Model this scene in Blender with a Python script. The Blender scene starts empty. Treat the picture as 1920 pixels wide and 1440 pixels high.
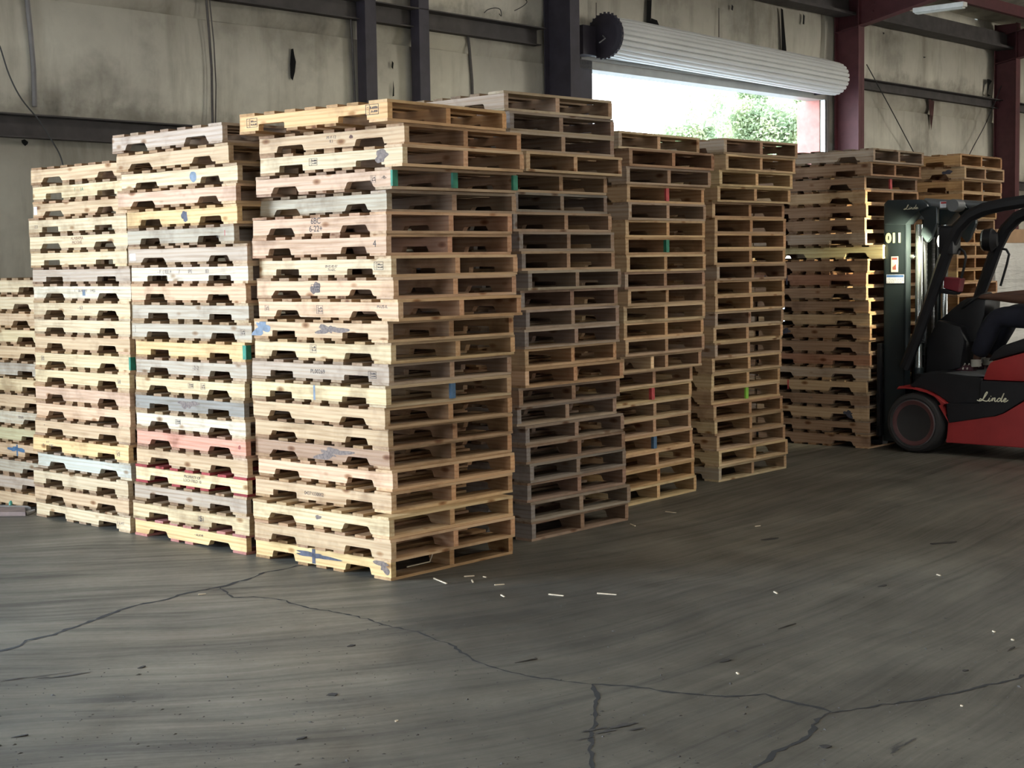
import bpy, bmesh, math, random
from mathutils import Vector, Matrix
random.seed(11)
C = bpy.context.scene.collection
PI = math.pi
sc = bpy.context.scene
sc.view_settings.view_transform = 'Standard'
sc.view_settings.look = 'None'
sc.view_settings.gamma = 1
sc.view_settings.exposure = 0.0
sc.view_settings.use_curve_mapping = False
sc.cycles.use_denoising = True
sc.cycles.max_bounces = 6
sc.cycles.use_adaptive_sampling = True; sc.cycles.adaptive_threshold = .045
sc.cycles.diffuse_bounces = 4
sc.cycles.sample_clamp_indirect = 6

# ------------------------------------------------------------------ camera
FPX, PITCH, ROLL, CH = 2892.57, 0.0779619, 0.0155753, 1.75654
fw = Vector((0, math.cos(PITCH), -math.sin(PITCH)))
rt0 = Vector((1, 0, 0)); up0 = Vector((0, math.sin(PITCH), math.cos(PITCH)))
rt = rt0 * math.cos(ROLL) - up0 * math.sin(ROLL)
up = rt0 * math.sin(ROLL) + up0 * math.cos(ROLL)
cam = bpy.data.cameras.new('camera'); camo = bpy.data.objects.new('camera', cam); C.objects.link(camo)
cam.sensor_width = 36; cam.lens = FPX / 1920 * 36; cam.clip_start = .05; cam.clip_end = 500
camo.matrix_world = Matrix(((rt.x, up.x, -fw.x, 0), (rt.y, up.y, -fw.y, 0), (rt.z, up.z, -fw.z, CH), (0, 0, 0, 1)))
sc.camera = camo
CP = Vector((0, 0, CH))
def ray(px, py):
    return (rt * (px - 960) + up * (720 - py) + fw * FPX)
def onplane(px, py, p0, n):
    d = ray(px, py); return CP + d * ((p0 - CP).dot(n) / d.dot(n))
def onfloor(px, py, z=0.0):
    d = ray(px, py); return CP + d * ((z - CH) / d.z)

# building axes: R along the far wall (to the right), N towards the far wall
A = math.radians(48.0)
R = Vector((math.cos(A), math.sin(A), 0)); N = Vector((-math.sin(A), math.cos(A), 0))
d_ = ray(1105, 300); P1 = CP + d_ * (19.0 / d_.y); P1.z = 0      # foot of the roll-up door's left jamb
def WP(s, o, z): return P1 + R * s - N * o + Vector((0, 0, z))     # s along wall, o into the hall
def wpx(px, py, o=0.0):
    p = onplane(px, py, WP(0, o, 0), N) - P1
    return p.dot(R), p.z
FR = Matrix(((R.x, -N.x, 0, P1.x), (R.y, -N.y, 0, P1.y), (0, 0, 1, 0), (0, 0, 0, 1)))  # note: left handed, use WP instead

# ------------------------------------------------------------------ helpers
def tag(o, label=None, cat=None, group=None, kind=None):
    if label: o['label'] = label
    if cat: o['category'] = cat
    if group: o['group'] = group
    if kind: o['kind'] = kind
    return o
def link(name, bm, mat, parent=None, smooth=False, bevel=0):
    me = bpy.data.meshes.new(name)
    bmesh.ops.recalc_face_normals(bm, faces=bm.faces)
    if bevel:
        bmesh.ops.bevel(bm, geom=[e for e in bm.edges if len(e.link_faces) == 2 and e.calc_face_angle() > .6],
                        offset=bevel, segments=2, affect='EDGES', profile=.6)
    bm.to_mesh(me); bm.free()
    if smooth:
        for f in me.polygons: f.use_smooth = True
        me.set_sharp_from_angle(angle=math.radians(40))
    if mat: me.materials.append(mat)
    o = bpy.data.objects.new(name, me); C.objects.link(o)
    if parent: o.parent = parent
    return o
def empty(name, loc=(0, 0, 0), rz=0, label=None, cat=None, group=None):
    o = bpy.data.objects.new(name, None); C.objects.link(o)
    o.location = loc; o.rotation_euler = (0, 0, rz); o.empty_display_size = .1
    return tag(o, label, cat, group)
def box8(bm, ps):
    v = [bm.verts.new(p) for p in ps]
    for f in ((0, 1, 2, 3), (7, 6, 5, 4), (0, 4, 5, 1), (1, 5, 6, 2), (2, 6, 7, 3), (3, 7, 4, 0)):
        bm.faces.new([v[i] for i in f])
def bx(bm, x0, x1, y0, y1, z0, z1, f=None):
    f = f or (lambda a, b, c: Vector((a, b, c)))
    box8(bm, [f(x0, y0, z0), f(x1, y0, z0), f(x1, y1, z0), f(x0, y1, z0), f(x0, y0, z1), f(x1, y0, z1), f(x1, y1, z1), f(x0, y1, z1)])
def prism(bm, pts, a, b, f):
    """extrude an outline (list of 2d points) between a and b; f(p0, p1, t) gives the 3d point"""
    va = [bm.verts.new(f(p[0], p[1], a)) for p in pts]; vb = [bm.verts.new(f(p[0], p[1], b)) for p in pts]
    bm.faces.new(va); bm.faces.new(vb[::-1])
    n = len(pts)
    for i in range(n): bm.faces.new((va[i], vb[i], vb[(i + 1) % n], va[(i + 1) % n]))
def tube(bm, pts, r, n=10, cap=True, square=False):
    pts = [Vector(p) for p in pts]; rs = r if isinstance(r, (list, tuple)) else [r] * len(pts)
    rings = []; ref = None
    for i, p in enumerate(pts):
        t = (pts[min(i + 1, len(pts) - 1)] - pts[max(i - 1, 0)]).normalized()
        if ref is None:
            ref = Vector((0, 0, 1)) if abs(t.z) < .9 else Vector((1, 0, 0))
        a = (ref - t * ref.dot(t)).normalized(); b = t.cross(a); ref = a
        off = PI / n if square else 0
        rings.append([bm.verts.new(p + (a * math.cos(2 * PI * k / n + off) + b * math.sin(2 * PI * k / n + off)) * rs[i]) for k in range(n)])
    for i in range(len(rings) - 1):
        for k in range(n):
            bm.faces.new((rings[i][k], rings[i][(k + 1) % n], rings[i + 1][(k + 1) % n], rings[i + 1][k]))
    if cap: bm.faces.new(rings[0][::-1]); bm.faces.new(rings[-1])
def lathe(bm, prof, c, ax, n=32):
    """prof: (dist along axis, radius)"""
    ax = Vector(ax).normalized(); a = ax.orthogonal().normalized(); b = ax.cross(a); c = Vector(c); rings = []
    for h, r in prof:
        rings.append([bm.verts.new(c + ax * h + (a * math.cos(2 * PI * k / n) + b * math.sin(2 * PI * k / n)) * max(r, 1e-4)) for k in range(n)])
    for i in range(len(rings) - 1):
        for k in range(n): bm.faces.new((rings[i][k], rings[i][(k + 1) % n], rings[i + 1][(k + 1) % n], rings[i + 1][k]))
    bm.faces.new(rings[0][::-1]); bm.faces.new(rings[-1])
def text_bm(s, size, thick=.0006, shear=0, space=1.0, align='CENTER', offset=0.0):
    cu = bpy.data.curves.new('writing', 'FONT'); cu.body = s; cu.size = size; cu.extrude = thick; cu.shear = shear
    cu.space_line = .9; cu.space_character = space; cu.align_x = align; cu.align_y = 'CENTER'; cu.resolution_u = 3; cu.offset = offset
    o = bpy.data.objects.new('writing', cu); C.objects.link(o)
    bpy.context.view_layer.update()
    me = bpy.data.meshes.new_from_object(o.evaluated_get(bpy.context.evaluated_depsgraph_get()))
    bpy.data.objects.remove(o); bpy.data.curves.remove(cu)
    bm = bmesh.new(); bm.from_mesh(me); bpy.data.meshes.remove(me)
    return bm

# ------------------------------------------------------------------ materials
class MT:
    def __init__(s, name):
        s.m = bpy.data.materials.new(name); s.m.use_nodes = True; s.t = s.m.node_tree; s.N = s.t.nodes
        s.b = s.N['Principled BSDF']
    def n(s, typ, **k):
        x = s.N.new(typ)
        for a, b in k.items():
            if a.startswith('i_'): x.inputs[a[2:].replace('_', ' ')].default_value = b
            else: setattr(x, a, b)
        return x
    def l(s, a, ao, b, bi): s.t.links.new(a.outputs[ao], b.inputs[bi])
    def co(s, scale, src='Object', offs=None):
        tc = s.n('ShaderNodeTexCoord'); mp = s.n('ShaderNodeMapping'); mp.inputs['Scale'].default_value = scale
        s.l(tc, src, mp, 'Vector'); return mp
    def noise(s, mp, scale, detail=4, rough=.55, dist=0):
        x = s.n('ShaderNodeTexNoise'); x.inputs['Scale'].default_value = scale; x.inputs['Detail'].default_value = detail
        x.inputs['Roughness'].default_value = rough; x.inputs['Distortion'].default_value = dist
        if mp: s.t.links.new(mp.outputs[0], x.inputs['Vector'])
        return x
    def ramp(s, src, so, stops):
        x = s.n('ShaderNodeValToRGB'); e = x.color_ramp.elements
        e[0].position, e[0].color = stops[0][0], (*stops[0][1], 1) if len(stops[0][1]) == 3 else stops[0][1]
        e[1].position, e[1].color = stops[-1][0], (*stops[-1][1], 1)
        for p, c in stops[1:-1]:
            q = e.new(p); q.color = (*c, 1)
        s.l(src, so, x, 'Fac'); return x
    def mul(s, a, ao, b, bo, fac=1.0, typ='MULTIPLY'):
        x = s.n('ShaderNodeMix', data_type='RGBA', blend_type=typ); x.inputs[0].default_value = fac
        s.t.links.new(a.outputs[ao], x.inputs[6])
        if b is not None: s.t.links.new(b.outputs[bo], x.inputs[7])
        return x
    def bump(s, src, so, strength=.3, dist=.01):
        x = s.n('ShaderNodeBump'); x.inputs['Strength'].default_value = strength; x.inputs['Distance'].default_value = dist
        s.l(src, so, x, 'Height'); s.l(x, 'Normal', s.b, 'Normal'); return x
def flat(name, col, rough=.5, metal=0, var=.15, scale=8, bump=0, spec=.5):
    t = MT(name); mp = t.co((1, 1, 1)); nz = t.noise(mp, scale, 5)
    rp = t.ramp(nz, 'Fac', [(.3, tuple(c * (1 - var) for c in col)), (.7, tuple(min(1, c * (1 + var)) for c in col))])
    t.l(rp, 'Color', t.b, 'Base Color'); t.b.inputs['Roughness'].default_value = rough; t.b.inputs['Metallic'].default_value = metal
    t.b.inputs['Specular IOR Level'].default_value = spec
    if bump: t.bump(nz, 'Fac', bump, .01)
    return t.m
def wood_mat(name='pallet_wood', gain=1.0):
    t = MT(name)
    oi = t.n('ShaderNodeObjectInfo'); tc = t.n('ShaderNodeTexCoord')
    off = t.n('ShaderNodeVectorMath', operation='MULTIPLY_ADD'); cv = t.n('ShaderNodeCombineXYZ')
    for i in 'XYZ': t.l(oi, 'Random', cv, i)
    off.inputs[1].default_value = (37, 53, 71); t.l(cv, 0, off, 0); t.l(tc, 'Object', off, 2)
    mp = t.n('ShaderNodeMapping'); mp.inputs['Scale'].default_value = (1.2, 14, 22); t.l(off, 0, mp, 0)
    grain = t.noise(mp, 1.6, 5, .6, .8)
    mp2 = t.n('ShaderNodeMapping'); mp2.inputs['Scale'].default_value = (1, 6, 9); t.l(off, 0, mp2, 0)
    wave = t.n('ShaderNodeTexWave', wave_type='BANDS', bands_direction='Z'); wave.inputs['Scale'].default_value = 1.3
    wave.inputs['Distortion'].default_value = 5; wave.inputs['Detail'].default_value = 3; wave.inputs['Detail Scale'].default_value = .5
    t.l(mp2, 0, wave, 'Vector')
    g1 = t.ramp(grain, 'Fac', [(.3, (.72, .66, .6)), (.55, (1, 1, 1)), (.8, (1.0, .96, .9))])
    g2 = t.ramp(wave, 'Fac', [(.0, (.86, .78, .7)), (.6, (1, 1, 1))])
    # knots
    vo = t.n('ShaderNodeTexVoronoi'); vo.inputs['Scale'].default_value = 1.0
    mp3 = t.n('ShaderNodeMapping'); mp3.inputs['Scale'].default_value = (4.2, 7, 9); t.l(off, 0, mp3, 0); t.l(mp3, 0, vo, 'Vector')
    kn = t.ramp(vo, 'Distance', [(.05, (.34, .22, .15)), (.12, (.62, .5, .4)), (.19, (1, 1, 1))])
    # grime
    bl = t.noise(off, 3.1, 4, .65)
    gr = t.ramp(bl, 'Fac', [(.30, (.55, .5, .47)), (.47, (1, 1, 1))])
    m1 = t.mul(oi, 'Color', g1, 'Color'); m2 = t.mul(m1, 2, g2, 'Color', .7); m3 = t.mul(m2, 2, kn, 'Color'); m4 = t.mul(m3, 2, gr, 'Color', .75)
    if gain != 1:
        gn = t.n('ShaderNodeVectorMath', operation='SCALE'); gn.inputs['Scale'].default_value = gain; t.t.links.new(m4.outputs[2], gn.inputs[0]); t.t.links.new(gn.outputs[0], t.b.inputs['Base Color'])
    else: t.t.links.new(m4.outputs[2], t.b.inputs['Base Color'])
    t.b.inputs['Roughness'].default_value = .78
    t.b.inputs['Specular IOR Level'].default_value = .25
    t.bump(grain, 'Fac', .35, .004)
    return t.m
WOOD = wood_mat(); ENDW = wood_mat('lit_end_wood', 1.65)  # second copy is brightened so inner stringer ends look lit
INK = flat('stencil_ink', (.045, .035, .035), .8, var=.3, scale=60)
INK2 = flat('faded_ink', (.15, .11, .09), .8, var=.4, scale=60)
DARKPAINT = flat('black_spray_paint', (.05, .05, .07), .7, var=.5, scale=30)
BLUEPAINT = flat('blue_paint', (.05, .11, .19), .7, var=.3, scale=30)
GREYBLUE = flat('grey_blue_spray', (.14, .17, .21), .7, var=.3, scale=25)
GREENPAINT = flat('green_paint', (.02, .17, .1), .7, var=.3, scale=20)
REDPAINT = flat('red_paint', (.42, .05, .05), .7, var=.3, scale=20)
PAPER = flat('paper_sticker', (.6, .62, .68), .6, var=.2, scale=40)
# ------------------------------------------------------------------ pallets
PL, PW, SH, DT = 1.19, 1.016, .0895, .016
def stringer_mesh(kind, seed, ends=False):
    rnd = random.Random(seed); bm = bmesh.new(); x0, x1 = -PL / 2, PL / 2
    lo = [(x0, 0)]
    for a, b in ((.158, .378), (.812, 1.032)):
        a += x0 + rnd.uniform(-.012, .012); b += x0 + rnd.uniform(-.012, .012); h = .035 + rnd.uniform(-.004, .005)
        if kind == 'round':
            lo += [(a - .01, 0), (a, .006), (a + .004, .014), (a + .012, h - .010), (a + .018, h - .003), (a + .026, h), (b - .026, h), (b - .018, h - .003), (b - .012, h - .010), (b - .004, .014), (b, .006), (b + .01, 0)]
        elif kind == 'slope':
            lo += [(a, 0), (a + .010, h - .010), (a + .014, h - .003), (a + .022, h), (b - .022, h), (b - .014, h - .003), (b - .010, h - .010), (b, 0)]
        else:
            lo += [(a, 0), (a + .002, h - .006), (a + .008, h), (b - .008, h), (b - .002, h - .006), (b, 0)]
    lo.append((x1, 0))
    hi = [(x1 - (x1 - x0) * i / 12, SH - (abs(rnd.gauss(0, .0011)) if 0 < i < 12 else 0)) for i in range(13)]
    j = rnd.uniform(-.004, .004)
    pts = [(p[0] + (j if p[0] > 0 and p[1] < .02 and p[0] > .5 else 0), p[1]) for p in lo] + hi
    prism(bm, pts, -.019, .019, lambda a, b, t: Vector((a, t, b)))
    me = bpy.data.meshes.new('stringer'); bmesh.ops.recalc_face_normals(bm, faces=bm.faces)
    bm.to_mesh(me); bm.free(); me.materials.append(WOOD); me.materials.append(ENDW)
    if ends:
        for f in me.polygons:
            if abs(f.normal.x) > .9 and abs(f.center.x) > PL / 2 - .01: f.material_index = 1
    return me
def board_mesh(w, seed, L=PW, t=DT):
    rnd = random.Random(seed); bm = bmesh.new(); n = 8; rows = []
    bow = rnd.uniform(-.0012, .0012); s0, s1 = rnd.uniform(-.006, .004), rnd.uniform(-.004, .006)
    for i in range(n + 1):
        x = -L / 2 + L * i / n; x += (s0 if i == 0 else s1 if i == n else 0); e0, e1 = rnd.gauss(0, .0012), rnd.gauss(0, .0012)
        c = 0
        rows.append([bm.verts.new(p) for p in ((x, -w / 2 + e0, c), (x, w / 2 + e1, c), (x, w / 2 + e1, t + c), (x, -w / 2 + e0, t + c))])
    for i in range(n):
        for k in range(4): bm.faces.new((rows[i][k], rows[i][(k + 1) % 4], rows[i + 1][(k + 1) % 4], rows[i + 1][k]))
    bm.faces.new(rows[0][::-1]); bm.faces.new(rows[-1])
    me = bpy.data.meshes.new('deck_board'); bmesh.ops.recalc_face_normals(bm, faces=bm.faces)
    bm.to_mesh(me); bm.free(); me.materials.append(WOOD); return me
SM = {k: [stringer_mesh(k, 10 * i + len(k)) for i in range(3)] for k in ('round', 'slope', 'square')}
SE = {k: [stringer_mesh(k, 10 * i + len(k), True) for i in range(3)] for k in ('round', 'slope', 'square')}
BN = [board_mesh(.089, i) for i in range(5)]; BWD = [board_mesh(.135, 20 + i) for i in range(4)]
TONES = {'cream': (.58, .455, .29), 'pale yellow': (.61, .475, .28), 'golden yellow': (.66, .46, .22), 'tan': (.53, .375, .225), 'pinkish tan': (.55, .37, .25),
         'orange tan': (.58, .36, .17), 'peach': (.62, .42, .27), 'grey brown': (.42, .33, .25), 'weathered grey': (.41, .345, .26),
         'dark grey': (.26, .235, .20), 'shaded weathered': (.24, .21, .19), 'whitish': (.56, .48, .36), 'pink': (.60, .30, .21), 'brown': (.34, .22, .14), 'dark brown': (.2, .13, .09),  # the tallest stack's weathered tone is darkened further to stand in for shade
         'greenish tan': (.48, .42, .24), 'pale blue grey': (.52, .50, .42), 'reddish brown': (.36, .19, .12)}
def jit(c, a, rnd):
    k = 1 + rnd.uniform(-a, a); return (min(1, c[0] * k), min(1, c[1] * k * (1 + rnd.uniform(-a, a) * .15)), min(1, c[2] * k * (1 + rnd.uniform(-a, a) * .3)), 1)
def child(name, me, parent, loc, rz=0, col=(1, 1, 1, 1), scz=1, rx=0):
    o = bpy.data.objects.new(name, me); C.objects.link(o); o.parent = parent
    o.location = loc; o.rotation_euler = (rx, 0, rz); o.scale = (1, 1, scz); o.color = col; return o
def bm_mesh(name, bm, mat, smooth=False):
    me = bpy.data.meshes.new(name); bmesh.ops.recalc_face_normals(bm, faces=bm.faces); bm.to_mesh(me); bm.free(); me.materials.append(mat); return me
def mark_text(stg, s, x, z, size, mat=INK, side=1, shear=0):
    """lettering on the stringer face that looks out of the stack; x from the stringer's middle towards its near end"""
    bm = text_bm(s, size, .0004, shear)
    M = Matrix(((-1, 0, 0, -x), (0, 0, 1, .0196), (0, 1, 0, z), (0, 0, 0, 1)))
    bm.transform(M); o = bpy.data.objects.new('stencil_lettering', bm_mesh('stencil_lettering', bm, mat)); C.objects.link(o); o.parent = stg
def stamp_mesh(seed, w=.07, h=.042):
    rnd = random.Random(seed); bm = bmesh.new(); t = .0022
    def r(x0, x1, z0, z1): bx(bm, x0, x1, 0, .0006, z0, z1)
    r(-w / 2, w / 2, -h / 2, -h / 2 + t); r(-w / 2, w / 2, h / 2 - t, h / 2); r(-w / 2, -w / 2 + t, -h / 2, h / 2); r(w / 2 - t, w / 2, -h / 2, h / 2)
    r(w * .18, w * .18 + t, -h / 2, h / 2)
    for k in range(4):   # the small plant sign of the heat treatment mark
        r(w * .27, w * .4 - rnd.uniform(0, .006), -h * .3 + k * h * .17, -h * .3 + k * h * .17 + t)
    for row in range(2):
        x = -w * .42
        while x < w * .1:
            q = rnd.uniform(.002, .006); z = -h * .28 + row * h * .34
            r(x, x + q, z, z + h * rnd.choice((.1, .2, .24))); x += q + .002
    return bm_mesh('heat_treatment_stamp', bm, INK)
STAMPS = [stamp_mesh(i) for i in range(3)]; STF = [stamp_mesh(7, .055, .05)]
for m in STF: m.materials[0] = INK2
def mark_stamp(stg, x, z=.05, big=1.0, faded=False):
    o = bpy.data.objects.new('heat_treatment_stamp', random.choice(STF if faded else STAMPS)); C.objects.link(o); o.parent = stg
    o.location = (-x, .0193, z); o.scale = (big, 1, big)
def blob(stg, x, z, rx_, rz_, mat, name='paint_mark', seed=0, n=26, rough=.25):
    rnd = random.Random(seed); bm = bmesh.new(); pts = []; n = 48; ph = [rnd.uniform(0, 6.3) for _ in range(4)]
    for k in range(n):
        a = 2 * PI * k / n; q = 1 + rough * (.5 * math.sin(2 * a + ph[0]) + .35 * math.sin(3 * a + ph[1]) + .3 * math.sin(5 * a + ph[2]) + .15 * math.sin(9 * a + ph[3]))
        pts.append((-x + rx_ * q * math.cos(a), min(SH - .002, max(.002, z + rz_ * q * math.sin(a)))))
    prism(bm, pts, .0191, .0197, lambda a, b, t: Vector((a, t, b)))
    o = bpy.data.objects.new(name, bm_mesh(name, bm, mat)); C.objects.link(o); o.parent = stg; return o
def rectmark(stg, x0, x1, z0, z1, mat, name='paint_mark'):
    bm = bmesh.new(); bx(bm, -x1, -x0, .0191, .0197, z0, z1)
    o = bpy.data.objects.new(name, bm_mesh(name, bm, mat)); C.objects.link(o); o.parent = stg; return o
def end_paint(stg, mat, wrap=.03, name='paint_mark'):
    """paint on the stringer's near end (local -x), wrapping a little round its corner"""
    bm = bmesh.new(); e = .0008
    bx(bm, -PL / 2 - .0045, -PL / 2 + wrap, -.019 - e, .019 + e, 0, SH - .001)
    o = bpy.data.objects.new(name, bm_mesh(name, bm, mat)); C.objects.link(o); o.parent = stg; return o

ORD = ['first', 'second', 'third', 'fourth', 'fifth', 'sixth', 'seventh', 'eighth', 'ninth', 'tenth', 'eleventh', 'twelfth', 'thirteenth', 'fourteenth',
       'fifteenth', 'sixteenth', 'seventeenth', 'eighteenth', 'nineteenth', 'twentieth', 'twenty-first', 'twenty-second', 'twenty-third']
STACK = {0: ('low stack at the far left edge', 'pallets in the low far left stack'),
         1: ('second stack left of the front corner stack', 'pallets in the second stack left of the corner'),
         2: ('stack just left of the front corner stack', 'pallets in the stack left of the corner'),
         3: ('big front corner stack', 'pallets in the front corner stack'),
         4: ('tallest stack, just right of the corner stack', 'pallets in the tallest stack'),
         5: ('second stack right of the corner stack', 'pallets in the second stack right of the corner'),
         6: ('third stack right of the corner stack', 'pallets in the third stack right of the corner'),
         7: ('stack in front of the forklift mast', 'pallets in the stack at the forklift mast'),
         8: ('far stack behind the forklift cab', 'pallets in the stack behind the forklift'),
         9: ('hidden stack behind the one at the forklift mast', 'pallets in the hidden rear stack')}
c_, y_, t_, g_, w_, b_ = 'cream', 'pale yellow', 'tan', 'weathered grey', 'whitish', 'brown'
gy, gb, pt, pe, ot, dg, pk, db, rb, dw = 'golden yellow', 'grey brown', 'pinkish tan', 'peach', 'orange tan', 'dark grey', 'pink', 'dark brown', 'reddish brown', 'shaded weathered'
ROWS = {
 0: [c_, c_, t_, y_, t_, g_, y_, t_, w_, 'greenish tan', t_, g_, gb, t_],
 1: [t_, y_, t_, c_, c_, c_, gb, w_, c_, c_, t_, y_, y_, pt, pe, t_, gy, 'pale blue grey', c_, t_, c_],
 2: [gb, t_, c_, pt, gy, g_, gb, w_, pe, g_, g_, gy, g_, y_, dg, w_, pk, t_, y_, gb, y_, gy],
 3: [ot, t_, c_, pt, g_, pt, pt, c_, pe, pe, t_, y_, gb, y_, t_, t_, b_, pe, t_, y_, t_, gy],
 4: [gb, dw, dw, t_, dw, dw, dw, dw, dw, dw, dw, dw, dw, t_, pe, b_, dw, dw, dw, dw, dw, dw, dw],  # weathered rows with the stack's shade put into their tone
 5: [gb, b_, gb, t_, gb, t_, t_, t_, gb, t_, c_, t_, t_, t_, t_, y_, gb, t_, t_, t_, gy, y_],
 6: [gb, t_, y_, t_, t_, t_, t_, t_, gb, t_, t_, gb, t_, gb, t_, y_, t_, t_, y_, t_, y_, g_],
 7: [gb, b_, b_, t_, b_, b_, gb, 'greenish tan', b_, rb, b_, b_, t_, b_, b_, rb, gb, t_, b_, t_, b_, b_],
 8: [ot, t_, ot, ot, gy, t_, ot, t_, ot, gy, t_, ot, t_, t_, ot, gy, t_, ot, t_, ot, t_, b_]}
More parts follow.
